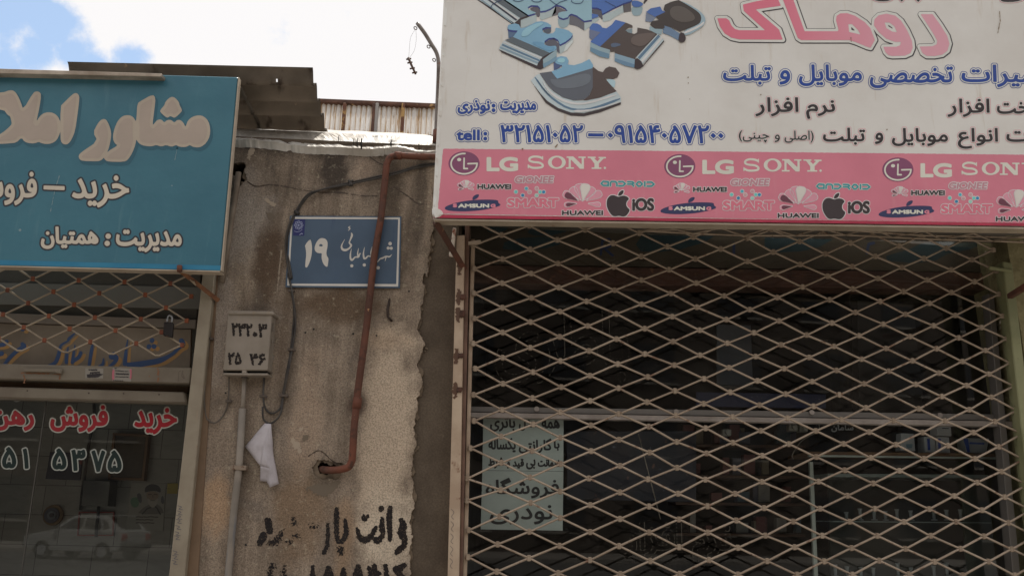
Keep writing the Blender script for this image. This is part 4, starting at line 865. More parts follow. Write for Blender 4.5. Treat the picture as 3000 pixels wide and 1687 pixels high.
pz(zc, DKP, [(618, 848), (770, 1050), (880, 1165), (1050, 1275), (1250, 1345), (1450, 1355), (1700, 1295), (2035, 1180), (2032, 1217), (1700, 1342), (1450, 1402), (1250, 1392), (1030, 1312), (850, 1192)], 0, 3); pz(zc, (150, 174, 188), [(1780, 810), (1950, 822), (1940, 952), (1900, 942)], 1, 3)
# shine along the chrome and lighter and darker bands on the tops, all part of the print
HI = (204, 210, 210)
pz(za_, HI, [(672, 716), (1330, 996), (1318, 1012), (660, 732)], 0, 7); pz(za_, (120, 142, 156), [(622, 800), (1276, 1072), (1262, 1098), (610, 828)], 0, 7)
pz(za_, HI, [(440, 0), (470, 0), (935, 330), (915, 342)], 0, 4); pz(za_, (120, 140, 150), [(275, 0), (310, 0), (835, 400), (815, 405)], 0, 4)
pz(zb2, HI, [(1395, 1040), (1742, 640), (1764, 662), (1418, 1080)], 0, 7); pz(zb2, HI, [(2110, 560), (2390, 440), (2470, 370), (2486, 390), (2420, 465), (2150, 590)], 1, 7)
pz(zc, HI, [(770, 790), (900, 985), (1080, 1120), (1300, 1190), (1500, 1185), (1960, 1050), (1968, 1075), (1520, 1215), (1290, 1225), (1060, 1150), (880, 1015)], 1, 5); pz(zc, (58, 70, 84), [(690, 790), (760, 880), (850, 1000), (940, 1090), (900, 1075), (800, 960)], 1, 5); pz(zc, HI, [(1300, 1300), (1500, 1300), (1700, 1265), (2030, 1165), (2032, 1178), (1700, 1285), (1450, 1340), (1290, 1332)], 1, 6)
pz(za_, (130, 168, 190), [(1020, 500), (1240, 400), (1380, 390), (1330, 430), (1180, 520), (1100, 620), (960, 640)], 2, 6); pz(za_, (98, 138, 166), [(1100, 720), (1360, 720), (1380, 790), (1560, 800), (1540, 860), (1440, 890)], 2, 6)
pz(za_, (104, 132, 150), [(1350, 1100), (1470, 1040), (1582, 960), (1580, 1040), (1360, 1172)], 0, 6); pz(za_, (176, 184, 184), [(1745, 780), (1868, 680), (1866, 725), (1760, 862), (1700, 900)], 0, 4)
pz(zb2, (94, 122, 142), [(524, 810), (690, 880), (850, 930), (845, 1008), (680, 972), (522, 882)], 0, 6); pz(zb2, (92, 118, 140), [(942, 1000), (1285, 1110), (1282, 1168), (1120, 1132), (940, 1052)], 0, 6); pz(zb2, (92, 82, 78), [(1250, 600), (1600, 560), (1660, 590), (1440, 820), (1200, 760)], 2, 6); pz(zb2, (84, 78, 74), [(1900, 120), (2100, 100), (2300, 240), (2330, 360), (2060, 400), (1880, 280)], 2, 6)
pz(zc, (96, 102, 110), [(900, 800), (1060, 840), (1560, 690), (1560, 900), (1200, 980), (980, 940)], 2, 5); pz(zc, (132, 172, 198), [(1020, 520), (1100, 480), (1160, 500), (1150, 560), (1060, 560)], 2, 5)
for (lay, col), ik in sorted(PUZ.items()):
    printed(rs_, 'printed_picture', ik, PR, [(0, col)], h=1.5, lift=lay)
printed(rs_, 'printed_picture', ln, PR, [(0, (54, 66, 96))], h=1, lift=7)

# --- pink band: logos, printed three times over
z61 = Z(.15873, 1290, 430); z71 = Z(.15873, 1620, 430)
def S_(ik, zf, s, pts, r, sm=0): ik.stroke(zf(pts), r*s, sm)
LW = (190, 182, 172); OUT = (216, 180, 180)
def logos(dx, dy):
    q = .15873
    mv = lambda zf: (lambda pts: [(x+dx, y+dy) for x, y in zf(pts)])
    a, b = mv(z61), mv(z71)
    def B(zf, x0, y0, x1, y1): u = zf([(x0, y0), (x1, y1)]); return (*u[0], *u[1])
    ink = lambda: Ink()
    pr = lambda name, ik, lay, h=1.15: printed(rs_, name, ik, PR, lay, h=h, lift=LIFT)
    k = ink(); c = a([(438, 310)])[0]; k.ellipse(c[0], c[1], 287*q, 222*q); pr('logo_disc', k, [(0, (112, 66, 92))])
    k = ink(); pts = [(438+240*math.cos(t), 315-188*math.sin(t)) for t in np.linspace(math.radians(86), math.radians(360), 26)]
    S_(k, a, q, pts, 13); S_(k, a, q, [(680, 310), (510, 315)], 13); S_(k, a, q, [(440, 215), (435, 405), (500, 405)], 13); c = a([(348, 240)])[0]; k.ellipse(*c, 36*q, 30*q)
    k2 = k
    w = ink().text('LG', B(a, 872, 208, 1418, 440))
    sy = ink()
    S_(sy, a, q, [(1880, 215), (1820, 190), (1720, 185), (1650, 215), (1650, 260), (1720, 285), (1820, 295), (1885, 330), (1880, 375), (1800, 392), (1700, 390), (1630, 360)], 20, 3); S_(sy, a, q, [(1890, 180), (1890, 240)], 9); S_(sy, a, q, [(1622, 335), (1622, 395)], 9)
    c = b([(72, 290)])[0]
    sy.poly([(c[0]+math.cos(t)*165*q, c[1]+math.sin(t)*122*q) for t in np.linspace(0, 2*math.pi, 32, endpoint=False)]); sy.poly([(c[0]+math.cos(t)*95*q, c[1]+math.sin(t)*90*q) for t in np.linspace(0, 2*math.pi, 32, endpoint=False)], 0, True)
    for p in ([(250, 180), (375, 180), (530, 330), (530, 210), (470, 210), (470, 182), (605, 184), (605, 212), (572, 212), (572, 410), (500, 410), (330, 240), (330, 382), (388, 382), (388, 410), (240, 410), (240, 382), (290, 382), (290, 208), (250, 208)], [(640, 184), (790, 186), (790, 212), (758, 214), (820, 272), (876, 216), (840, 214), (840, 188), (978, 190), (978, 218), (935, 220), (848, 312), (848, 384), (895, 386), (895, 412), (712, 412), (712, 384), (765, 384), (765, 312), (690, 214), (640, 212)]): sy.poly(b(p))
    sy.dot(*b([(958, 393)])[0], 23*q)
    printed(rs_, 'logo_lettering', k2, PR, [(.3, LW)], h=.9, lift=LIFT+1); printed(rs_, 'logo_lettering', w, PR, [(3.0, LW)], h=1.15, lift=LIFT); pr('logo_lettering', sy, [(0, LW)])
    # two flower marks
    for (zf, cx, cy, s) in ((a, 472, 770, .42), (b, 545, 1035, 1.0)):
        fl, fd, fw = ink(), ink(), ink()
        for sg in (-1, 1):
            for ang, r0, r1, w_, which in ((11, 30, 350, 108, 1), (37, 60, 340, 92, 0), (62, 85, 392, 82, 0), (95, 105, 330, 52, 2)):
                t = math.radians(ang)*sg; ux, uy = math.sin(t)*1.0, -math.cos(t)
                if ang > 80: uy = .12
                nx_, ny_ = -uy, ux
                P_ = lambda d, n: (cx + (ux*d + nx_*n)*s, cy + (uy*d + ny_*n)*s)
                pet = [P_(r0, -6), P_(r0+(r1-r0)*.45, -w_*.55), P_(r0+(r1-r0)*.8, -w_), P_(r1, -w_*.6), P_(r1+8, 0), P_(r1, w_*.6), P_(r0+(r1-r0)*.8, w_*.9), P_(r0+(r1-r0)*.45, w_*.55), P_(r0, 6)]
                fl.poly(zf(pet), 1)
                if sg < 0 and ang > 50: fd.poly(zf([((x-cx)*.9+cx-8*s, (y-cy)*.9+cy+2*s) for x, y in pet]), 1)
                if sg > 0 and ang < 20: fw.poly(zf(pet), 1)
        printed(rs_, 'logo_flower', fl, PR, [(.9, OUT), (-.75, (196, 128, 142))], h=.8, lift=LIFT)
        printed(rs_, 'logo_flower', fd, PR, [(-1.0, (92, 54, 66))], h=.8, lift=LIFT+2); printed(rs_, 'logo_flower', fw, PR, [(-.8, (196, 178, 172))], h=.8, lift=LIFT+2)
    k = ink().text('HUAWEI', B(a, 690, 698, 1298, 778)).text('HUAWEI', B(b, 172, 1182, 918, 1258)); pr('logo_lettering', k, [(2.6, OUT), (1.0, (50, 42, 44))], .9)
    k = ink().text('GiONEE', B(a, 1385, 548, 2080, 662), 0, .18); pr('logo_lettering', k, [(3.0, OUT), (1.1, (162, 118, 128))], 1.0)
    k = ink(); col = {}
    for x, y, cc in ((1395, 833, (92, 172, 168)), (1588, 772, (70, 150, 168)), (1520, 897, (46, 112, 150)), (1648, 838, (172, 134, 140)), (1780, 772, (172, 134, 140)), (1842, 835, (96, 176, 170)), (1908, 835, (42, 116, 158)), (1778, 900, (134, 176, 166))):
        col.setdefault(cc, ink()).dot(*a([(x, y)])[0], 29*q); k.dot(*a([(x, y)])[0], 42*q)
    pr('logo_dots', k, [(0, (206, 176, 174))], .9)
    for cc, ik in col.items(): printed(rs_, 'logo_dots', ik, PR, [(0, cc)], h=.9, lift=LIFT+1)
    k = ink().text('SMART', (*a([(1245, 955)])[0], *b([(95, 1112)])[0])); pr('logo_lettering', k, [(3.7, OUT), (1.9, (184, 102, 118))], 1.0)
    k = ink().poly(a([(75, 1135), (120, 1090), (300, 1030), (500, 995), (700, 978), (900, 975), (1070, 985), (1065, 1030), (1125, 1075), (1040, 1112), (900, 1146), (750, 1172), (600, 1187), (400, 1196), (200, 1187), (100, 1165)]), 1).poly(a([(590, 975), (600, 925), (650, 885), (715, 876), (710, 920), (670, 962), (610, 982)]), 1); pr('logo_swoosh', k, [(0, (46, 50, 82))])
    printed(rs_, 'logo_lettering', ink().text('AMSUN', B(a, 335, 1058, 895, 1120)), PR, [(1.2, LW)], h=1, lift=LIFT+1); printed(rs_, 'logo_lettering', ink().text('S', B(a, 238, 1056, 302, 1114)).text('G', B(a, 935, 1062, 1012, 1118)), PR, [(1.2, (204, 112, 128))], h=1, lift=LIFT+1)
    k = ink().poly(b([(990, 1060), (998, 970), (1050, 905), (1110, 892), (1160, 905), (1210, 928), (1260, 908), (1310, 902), (1370, 920), (1408, 962), (1360, 1010), (1348, 1070), (1375, 1125), (1422, 1160), (1390, 1230), (1345, 1280), (1290, 1292), (1220, 1272), (1140, 1290), (1080, 1262), (1030, 1190), (1000, 1120)]), 1).poly(b([(1203, 912), (1208, 862), (1250, 815), (1305, 798), (1302, 850), (1265, 897)]), 1); pr('logo_apple', k, [(2.4, OUT), (0, (54, 46, 48))])
    k = ink().text('iOS', B(b, 1475, 962, 1855, 1172)); pr('logo_lettering', k, [(4.0, OUT), (2.2, (52, 44, 46))], 1.0)
    k = ink(); T = 13
    for p in ([(1020, 722), (1020, 648), (930, 640), (890, 680), (930, 715), (1000, 715)], [(1060, 720), (1060, 665), (1085, 642), (1150, 645), (1180, 670), (1180, 722)], [(1215, 645), (1290, 645), (1335, 682), (1290, 722), (1215, 722)], [(1380, 648), (1470, 650), (1492, 672), (1460, 690), (1380, 690)], [(1460, 690), (1490, 728)], [(1540, 690), (1575, 650), (1610, 650), (1648, 690), (1610, 728), (1575, 728), (1540, 690)], [(1695, 650), (1695, 728)], [(1740, 655), (1820, 655), (1865, 692), (1820, 728), (1740, 728)]): S_(k, b, q, p, T)
    pr('logo_lettering', k, [(1.9, (176, 178, 172)), (.2, (58, 128, 134))], .9)
logos(0, 0); logos(632, 8); logos(1271, 18)
# frame parts that carry the sign
strut('sign_strut', PV(1276, 650, SR+.03), PV(1362, 792, -.06), .0115, 'long rusty strut from the lower left corner of the pink sign to the gate post')
strut('sign_strut', PV(3060, 805, SR+.03), PV(2958, 868, -.0), .0115, 'rusty strut meeting the greenish right gate post below the pink sign')
# ------------------------------------------------------------------ right shop: folding gate
GX0 = PV(1340, 1100, -.06).x
GK = .085
GP = (-.06, GK, GX0)
nodes = {}
def nd(j, src, s, ox, oy, i0):
    for q, (x, y) in enumerate(src): nodes[(i0+2*q, j)] = (ox+x*s, oy+y*s)
L_ = {0: [(118,443),(340,458),(563,473),(783,483),(1000,492)], 2: [(115,543),(340,557),(565,570),(788,582),(1003,587)], 4: [(122,640),(347,655),(573,665),(795,673),(1015,680)], 6: [(118,740),(345,757),(572,763),(796,772),(1017,775)],
      8: [(118,843),(348,857),(577,860),(803,867),(1022,870)], 10: [(103,950),(345,958),(575,962),(803,968),(1025,968)], 12: [(92,1068),(335,1062),(565,1068),(795,1070),(1020,1072)], 14: [(90,1155),(338,1163),(570,1170),(800,1176),(1030,1178)],
      16: [(95,1270),(335,1275),(572,1277),(803,1280),(1033,1280)], 18: [(95,1373),(335,1380),(573,1385),(806,1388),(1035,1388)], -2: [(118,347),(340,362),(556,377),(773,390),(988,398)], -4: [(117,250),(340,268),(557,282),(773,295),(987,303)]}
for j, v in L_.items(): nd(j, v, .75, 1300, 600, 0)
nd(-6, [(340,173),(557,187),(772,203),(985,213)], .75, 1300, 600, 2)
R_ = {0: [(143,500),(350,507),(555,510),(755,517),(943,520),(1132,523)], 4: [(160,687),(370,690),(577,700),(778,702),(975,705),(1160,708)], 8: [(172,880),(387,883),(595,885),(800,888),(1000,890),(1190,893)],
      12: [(178,1080),(395,1082),(612,1085),(818,1085),(1017,1085)], 16: [(190,1290),(412,1290),(627,1293),(835,1293),(1043,1293)], 18: [(195,1390),(418,1390),(633,1390),(848,1392),(1058,1392)], -4: [(127,312),(333,322),(532,328),(728,337),(917,343),(1105,348)],
      -2: [(130,408),(337,412),(540,420),(735,427),(928,430),(1117,435)], -6: [(122,222),(325,230),(530,240),(722,245),(912,255)], -8: [(120,132),(322,143),(523,150),(713,160)]}
for j, v in R_.items(): nd(j, v, .75, 2100, 600, 10)
ks = list(nodes); Am = np.array([[1, i, j, i*i, i*j, j*j, i**3, i*i*j, i*j*j] for i, j in ks], float)
cx_ = np.linalg.lstsq(Am, np.array([nodes[k][0] for k in ks]), rcond=None)[0]; cy_ = np.linalg.lstsq(Am, np.array([nodes[k][1] for k in ks]), rcond=None)[0]
def gnode(i, j):
    def ev(i, j):
        if (i, j) in nodes: return PV(*nodes[(i, j)], *GP)
        v = np.array([1, i, j, i*i, i*j, j*j, i**3, i*i*j, i*j*j]); return PV(v@cx_, v@cy_, *GP)
    def fit(i, j):
        v = np.array([1, i, j, i*i, i*j, j*j, i**3, i*i*j, i*j*j]); return PV(v@cx_, v@cy_, *GP)
    if j > 19:
        a, b = fit(i, 19), fit(i, 11); return a + (a-b)*((j-19)/8)
    if j < -8:
        a, b = fit(i, -8), fit(i, 0); return a + (a-b)*((-8-j)/8)
    a = ev(i, j) if (i, j) in nodes else fit(i, j)
    rr = random.Random(i*131+j*17); return a + Vector((rr.uniform(-.0025, .0025), rr.uniform(-.004, .004), rr.uniform(-.0025, .0025)))
M_GATE = pm('gate_cream', A(138, 124, 109), .5, var=(A(116, 102, 88), 4), spots=[(A(100, 78, 64), 24, .58, .66), (A(66, 46, 38), 55, .64, .68)])
M_CLIP = pm('gate_clip', A(128, 114, 99), .55, var=(A(104, 90, 76), 10), spots=[(A(84, 62, 50), 40, .60, .68)])
gate = thing('folding_gate', 'cream folding lattice gate pulled shut across the right shop', 'security gate', (GX0, 0, 0))
def zig_bar(node, i0, i1, n, rad, gap, flatlen, clips_at, clipw, cliph, mi_clip=1):
    """one bar of the lattice: bent up and down between its neighbours, clips where it touches the bar above"""
    bm = bmesh.new(); pts = []
    for i in range(i0, i1+1):
        upn = (i - n) % 2 == 0                 # this node is shared with the bar above
        c = node(i, n if upn else n+1); dz = Vector((0, 0, -gap if upn else gap))
        t = node(i+1, n+1 if upn else n) - node(i-1, n+1 if upn else n); t.normalize()
        for s in (-1, -.45, .45, 1): pts.append(c + dz*(1.0 if abs(s) < 1 else .85) + t*flatlen*s)
        if upn and clips_at:
            e = Vector((t.x*clipw, t.y*clipw, t.z*clipw)); f = Vector((0, 0, cliph)); o = Vector((0, rad+.0015, 0))
            add_hexa(bm, [c-e-f-o, c+e-f-o, c+e+f-o, c-e+f-o, c-e-f+o, c+e-f+o, c+e+f+o, c-e+f+o], .0018, mi_clip)
    add_tube(bm, pts, rad, 6)
    return bm
for n in range(-9, 37):
    a, b = 0, 20
    bm = zig_bar(gnode, a, b, n, .0047, .0050, .011, True, .0072, .0118)
    if n > 19:                                  # below the kept rows it runs on to the sill
        mn = min(v.co.z for v in bm.verts)
        if mn < .03: bm.free(); break
    obj('lattice_bar', bm, [M_GATE, M_CLIP], gate)
# posts
M_POSTL = pm('post_cream', A(150, 134, 116), .6, var=(A(132, 114, 97), 7), spots=[(A(92, 62, 46), 13, .62, .72)], streak=(A(110, 88, 72), 30, .66, .8))
M_BROWN = pm('brown_channel', A(92, 70, 58), .7, var=(A(70, 52, 44), 9), spots=[(A(120, 100, 84), 20, .64, .72)])
zz = PV(1322, 1687, -.09)
def post_to_floor(bm, tl, tr, bl, br, Y, dep, bw=.003, mi=0):
    a, b, c, d = PV(*tl, Y), PV(*tr, Y), PV(*br, Y), PV(*bl, Y)
    t = (c.z-.01)/max(1e-3, (b.z-c.z)); c2 = c + (c-b)*t; d2 = d + (d-a)*((d.z-.01)/max(1e-3, (a.z-d.z)))
    f = [d2, c2, b, a]; add_hexa(bm, f + [p+Vector((0, dep, 0)) for p in f], bw, mi)
bm = bmesh.new(); post_to_floor(bm, (1338, 690), (1362, 688), (1311, 1687), (1345, 1687), -.09, .1); obj('side_post', bm, M_POSTL, gate)
bm = bmesh.new(); post_to_floor(bm, (1362.5, 650), (1376, 650), (1345.5, 1687), (1355, 1687), -.075, .09); obj('edge_channel', bm, M_BROWN, gate)
bm = bmesh.new(); post_to_floor(bm, (1380, 700), (1391, 700), (1356, 1687), (1367, 1687), -.045, .05, .002); obj('inner_strip', bm, M_POSTL, gate)
for y, r in ((868, 14), (917, 18), (1040, 12), (1140, 13)):
    x = 1372 - (y-650)*.039
    bm = bmesh.new(); add_prism(bm, [(x-14, y-r*.5), (x+2, y-r*.5), (x, y+r*.6), (x-16, y+r*.6)], -.1, .016, .003); obj('lock_lug', bm, pm('dark_rust', A(72, 46, 36), .8, var=(A(50, 36, 30), 20)), gate)
rst = Ink()
for y in (868, 920, 1042, 1142, 780): x = 1352 - (y-690)*.036; rst.stroke([(x-2, y-14), (x-1, y), (x-3, y+20)], [6, 9, 5], 3)
printed(gate, 'rust_stain', rst, (-.0905,), [(0, (74, 54, 42))], h=1.2, rough=6, seed=31, rfreq=.12)
wr = Ink()
for q in range(5): wr.stroke([(1322-q, 1490+q*36), (1330-q, 1500+q*36), (1323-q, 1512+q*36), (1329-q, 1520+q*36)], .7, 4)
printed(gate, 'pencil_scribble', wr, (-.0905,), [(0, (88, 80, 78))], h=.8)
bm = bmesh.new(); add_prism(bm, [(1372, 707), (1408, 702), (1412, 712), (1372, 717)], -.085, .01, .002); obj('top_tab', bm, M_GATE, gate)
bm = bmesh.new(); add_prism(bm, [(1327, 666), (1337, 668), (1328, 752), (1316, 748)], -.1, .012, .002); add_prism(bm, [(1316, 738), (1328, 740), (1326, 752), (1315, 750)], -.104, .01, .002); tag(obj('sign_bracket', bm, pm('bracket_white', A(170, 160, 148), .5, spots=[(A(110, 66, 48), 24, .52, .6)])), 'short pale flat bracket hanging under the left corner of the pink sign', 'bracket')
M_GREEN = pm('greenish_paint', A(112, 112, 84), .6, var=(A(94, 95, 68), 5), spots=[(A(78, 69, 53), 30, .66, .74)])
def rpl(x, y): return PV(x, y, .10)
bm = bmesh.new(); a, b, c, d = rpl(2938, 765), rpl(2966, 770), rpl(3052, 1500), rpl(3020, 1500)
f = [d+(d-a)*1.1, c+(c-b)*1.1, b, a]; add_hexa(bm, f + [p+Vector((0, .07, 0)) for p in f], .004); obj('side_post', bm, M_GREEN, gate)
bm = bmesh.new(); add_prism(bm, [(2900, 779), (2968, 790), (2966, 797), (2898, 788)], .09, .012, .002); obj('top_tab', bm, M_GREEN, gate)
# lattice folded back under the sign
fr = [(1950, 664), (2110, 668), (2255, 668), (2405, 668), (2552, 667), (2707, 676), (2853, 684), (2996, 692), (3140, 700)]
bk = [(1880, 676), (2030, 684), (2180, 690), (2330, 690), (2478, 688), (2615, 695), (2758, 702), (2908, 706), (3060, 712), (3200, 718)]
bm = bmesh.new(); pts = []
for q in range(len(bk)):
    pts.append(PV(*bk[q], -.075+.085*(bk[q][0]-1900)/1400*.9))
    if q < len(fr): pts.append(PV(*fr[q], -.27))
add_tube(bm, pts, .0045, 6); obj('roof_lattice', bm, M_GATE, gate)
bm = bmesh.new(); add_tube(bm, [p for q, p in enumerate(pts) if q % 2 == 0], .0045, 6); add_tube(bm, [PV(1880, 676, -.07), PV(2330, 664, -.2), PV(2707, 690, -.12), PV(3190, 700, -.05)], .004, 6); obj('roof_rod', bm, M_GATE, gate)
# wall at the far right
bm = bmesh.new(); x1 = PV(2985, 900, .16).x
a, b = PV(2952, 720, .16), PV(3100, 1687, .16)
fx = lambda z: a.x + (b.x-a.x)*(z-a.z)/(b.z-a.z)
add_hexa(bm, [(fx(.0), .16, 0), (fx(0)+1.2, .16, 0), (fx(3.0)+1.2, .16, 3.0), (fx(3.0), .16, 3.0), (fx(0), .5, 0), (fx(0)+1.2, .5, 0), (fx(3.0)+1.2, .5, 3.0), (fx(3.0), .5, 3.0)])
tag(obj('yellow_wall', bm, pm('yellow_render', A(122, 115, 86), .9, var=(A(96, 90, 66), 9), spots=[(A(88, 80, 62), 24, .60, .68), (A(170, 164, 150), 14, .64, .7)], bump=(35, 1.0, .012))), 'rough yellowish green rendered wall at the right edge beside the gate', 'wall')

# ------------------------------------------------------------------ right shop: glazed front and what stands behind it
M_ALU = pm('aluminium', A(142, 134, 128), .4, .3, var=(A(120, 112, 106), 8), spots=[(A(96, 88, 80), 40, .68, .76)])
def gpl(Y0): return (Y0, GK, GX0)
sf = thing('shop_window', 'dark aluminium framed shop window behind the cream folding gate', 'shop window', (GX0, 0, 0))
def wprism(bm, quad, Y0, dep, bw=0.002, mi=0): add_prism(bm, quad, Y0, dep, bw, mi, GK, GX0)
bm = bmesh.new(); wprism(bm, [(1375, 1207), (2990, 1234), (2990, 1250), (1375, 1222)], .115, .05); obj('transom', bm, M_ALU, sf)
bm = bmesh.new(); wprism(bm, [(1375, 1190), (2990, 1214), (2990, 1233), (1375, 1206)], .135, .04); obj('upper_rail', bm, pm('dull_aluminium', A(96, 92, 88), .45, .3), sf)
for x, y in ((1572, 1198), (1980, 1206), (2377, 1208), (2752, 1216)):
    bm = bmesh.new(); c = PV(x, y, *gpl(.135)); add_tube(bm, [c, c+Vector((0, -.01, 0))], .011, 10); obj('screw_cap', bm, M_ALU, sf)
GL = glass_mat('shop_glass', dirt=.11)
def pane(name, quad, Y0, parent, m, k=GK, x0=None):
    bm = bmesh.new(); bm.faces.new([bm.verts.new(PV(x, y, Y0, k, GX0 if x0 is None else x0)) for x, y in quad]); return obj(name, bm, m, parent)
pane('upper_pane', [(1368, 600), (3010, 600), (3010, 1214), (1368, 1190)], .15, sf, GL); 
bm = bmesh.new(); f = [PV(1368, 1215, *gpl(.15)), PV(3040, 1240, *gpl(.15))]; bm.faces.new([bm.verts.new(p) for p in (f[0], f[1], Vector((f[1].x, f[1].y, .2)), Vector((f[0].x, f[0].y, .2)))]); obj('lower_pane', bm, GL, sf)
bm = bmesh.new(); wprism(bm, [(2895, 860), (2912, 862), (2990, 1687), (2968, 1687)], .1, .06); obj('mullion', bm, pm('dull_aluminium', (.1, .1, .1)), sf)
bm = bmesh.new(); add_box(bm, GX0+.02, GX0+2.75, .1, .3, .0, .2, .004); obj('stall_riser', bm, M_CEMENT, sf)
bm = bmesh.new(); wprism(bm, [(1372, 775), (2960, 800), (2960, 850), (1372, 828)], .19, .12, .004); tag(obj('steel_beam', bm, pm('red_oxide', A(62, 40, 33, .4), .7, var=(A(46, 32, 28, .4), 9), spots=[(A(90, 60, 44, .4), 24, .62, .7)])), 'dark red oxide steel beam across the top of the right shop window', 'beam')
# old banner above the beam, seen through the gate
ob = thing('faded_banner', 'faded brown and teal banner strip behind the gate, right under the pink sign', 'banner', (GX0, .2, 0))
bm = bmesh.new(); wprism(bm, [(1375, 560), (2960, 560), (2960, 798), (1375, 773)], .2, .02, .001); obj('cloth', bm, pm('brown_banner', A(62, 54, 45, .5), .8, var=(A(50, 43, 37, .5), 4)), ob)
k = Ink()
for q in [[(1480, 700), (1640, 690), (1640, 725), (1470, 738)], [(1560, 660), (1700, 652), (1640, 690), (1540, 690)], [(1900, 660), (2090, 650), (2100, 700), (1960, 740), (1850, 735)], [(2240, 668), (2420, 660), (2460, 690), (2380, 735), (2240, 742)], [(2560, 760), (2700, 720), (2800, 730), (2720, 775)], [(2650, 720), (2860, 690), (2890, 720), (2700, 760)], [(1430, 652), (1500, 650), (1480, 680), (1425, 684)]]: k.poly(q, 1)
printed(ob, 'teal_pattern', k, gpl(.2), [(0, pm('banner_teal', A(28, 44, 50, .5), .8, var=(A(36, 48, 52, .5), 6)))], h=3)
k = Ink().stroke([(1760, 745), (1765, 705), (1785, 700), (1788, 722), (1770, 728), (1795, 748)], 3.5).stroke([(2150, 748), (2150, 712)], 4).stroke([(2540, 742), (2545, 715), (2560, 712)], 4)
printed(ob, 'blue_marks', k, gpl(.2), [(0, (34, 44, 74))], h=1.5)
# poster behind the glass
zp = Z(.2761, 1380, 1180)
po = thing('window_poster', 'pale two part notice with bold black Persian writing, behind the left of the gate', 'poster', PV(1530, 1380, *gpl(.17)))
bm = bmesh.new(); wprism(bm, zp([(131, 96), (982, 104), (980, 722), (120, 712)]), .17, .003, .0); wprism(bm, zp([(120, 716), (980, 726), (972, 1352), (102, 1338)]), .171, .003, 0); obj('sheet', bm, pm('poster_white', A(140, 146, 142), .6, var=(A(128, 134, 129), 3)), po)
k = Ink()
for t, q in (('همه', (752, 172, 938, 268)), ('مدل', (512, 140, 690, 290)), ('باتری', (205, 140, 465, 298)), ('با', (882, 392, 935, 500)), ('گارانتی', (510, 378, 855, 530)), ('یکساله', (188, 372, 470, 518)), ('ضمانت', (712, 590, 945, 672)), ('بی', (588, 600, 680, 700)), ('قید', (445, 595, 558, 690)), ('و', (385, 625, 410, 690)), ('شرط', (188, 570, 345, 690)), ('فروشگاه', (160, 795, 930, 1005)), ('نودری', (205, 1085, 860, 1282))):
    k.text(t, bx(zp, *q))
printed(po, 'lettering', k, gpl(.17), [(1.3, (30, 30, 32))], h=1.4)
# neon tubing outlines stuck on the glass
k = Ink().text('باطری', (1455, 910, 1840, 1120), .02); F = k.field(1.5, 6); dots = np.array([[.5+.5*math.sin((F[1]+i*1.5)*.62+(F[2]+j*1.5)*.5) for i in range(F[0].shape[1])] for j in range(F[0].shape[0])])
M_NEON = pm('unlit_tube', A(72, 68, 60, .5), .5)
def neon(label, txt, box, slope):
    k = Ink().text(txt, box, slope); F = k.field(1.3, 8); R = np.abs(F[0]-3)-.8
    jj, ii = np.indices(R.shape); R = R + np.where((np.sin(ii*.75)+np.sin(jj*.75)) > -.2, 0, 2.0)
    tag(obj('light_rope', flat_bm([(R, *F[1:])], [0], gpl(.142)), M_NEON), label, 'light rope')
neon('faint unlit dotted lettering on the upper glass behind the gate, left of middle', 'باطری', (1455, 910, 1840, 1120), .02)
neon('faint unlit dotted lettering low on the glass near the bottom of the frame', 'نرم افزار', (1830, 1530, 2140, 1650), .0)

# shop room: dark walls all round
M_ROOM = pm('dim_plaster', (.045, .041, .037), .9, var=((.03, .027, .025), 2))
def room(name, label, x0, x1, y0, y1, z0, z1, mat, floor, back=None):
    r = thing(name, label, 'room', ((x0+x1)/2, y0, z0))
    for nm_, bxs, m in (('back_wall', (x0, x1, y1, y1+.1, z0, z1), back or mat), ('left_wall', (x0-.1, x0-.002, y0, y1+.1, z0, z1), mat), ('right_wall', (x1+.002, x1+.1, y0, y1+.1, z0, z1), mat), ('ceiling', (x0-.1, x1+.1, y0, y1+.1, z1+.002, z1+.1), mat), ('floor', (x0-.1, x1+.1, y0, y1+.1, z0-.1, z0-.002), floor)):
        bm = bmesh.new(); add_box(bm, *bxs); obj(nm_, bm, m, r)
    return r
rx0, rx1 = GX0+.02, GX0+2.8
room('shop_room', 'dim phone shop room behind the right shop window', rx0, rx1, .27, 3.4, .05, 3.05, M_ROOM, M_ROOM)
M_WOOD = pm('shelf_wood', A(92, 68, 46), .6, var=(A(74, 54, 38), 12)); M_WFR = pm('white_profile', A(140, 146, 140), .45)
sc2 = thing('display_cabinet', 'glass display cabinet with white frame at the right inside the phone shop', 'cabinet', PV(2700, 1500, *gpl(.55)))
def cprism(bm, quad, Y0, dep, bw=.001): add_prism(bm, quad, Y0, dep, bw, 0, GK, GX0)
bm = bmesh.new(); cprism(bm, [(2372, 1352), (2382, 1352), (2402, 1800), (2390, 1800)], .55, .02); obj('upright', bm, M_WFR, sc2)
bm = bmesh.new(); cprism(bm, [(2930, 1340), (2936, 1340), (2985, 1800), (2978, 1800)], .55, .02); obj('upright', bm, M_WFR, sc2)
bm = bmesh.new(); cprism(bm, [(2372, 1331), (2935, 1339), (2935, 1344), (2372, 1337)], .548, .03); obj('top_rail', bm, M_WFR, sc2)
bm = bmesh.new(); cprism(bm, [(2372, 1322), (2940, 1328), (2940, 1338), (2372, 1331)], .545, .35); obj('shelf_top', bm, M_WOOD, sc2)
bm = bmesh.new(); cprism(bm, [(2425, 1386), (2895, 1390), (2895, 1400), (2425, 1396)], .62, .3); obj('glass_shelf', bm, pm('shelf_edge', (.25, .3, .29), .3), sc2)
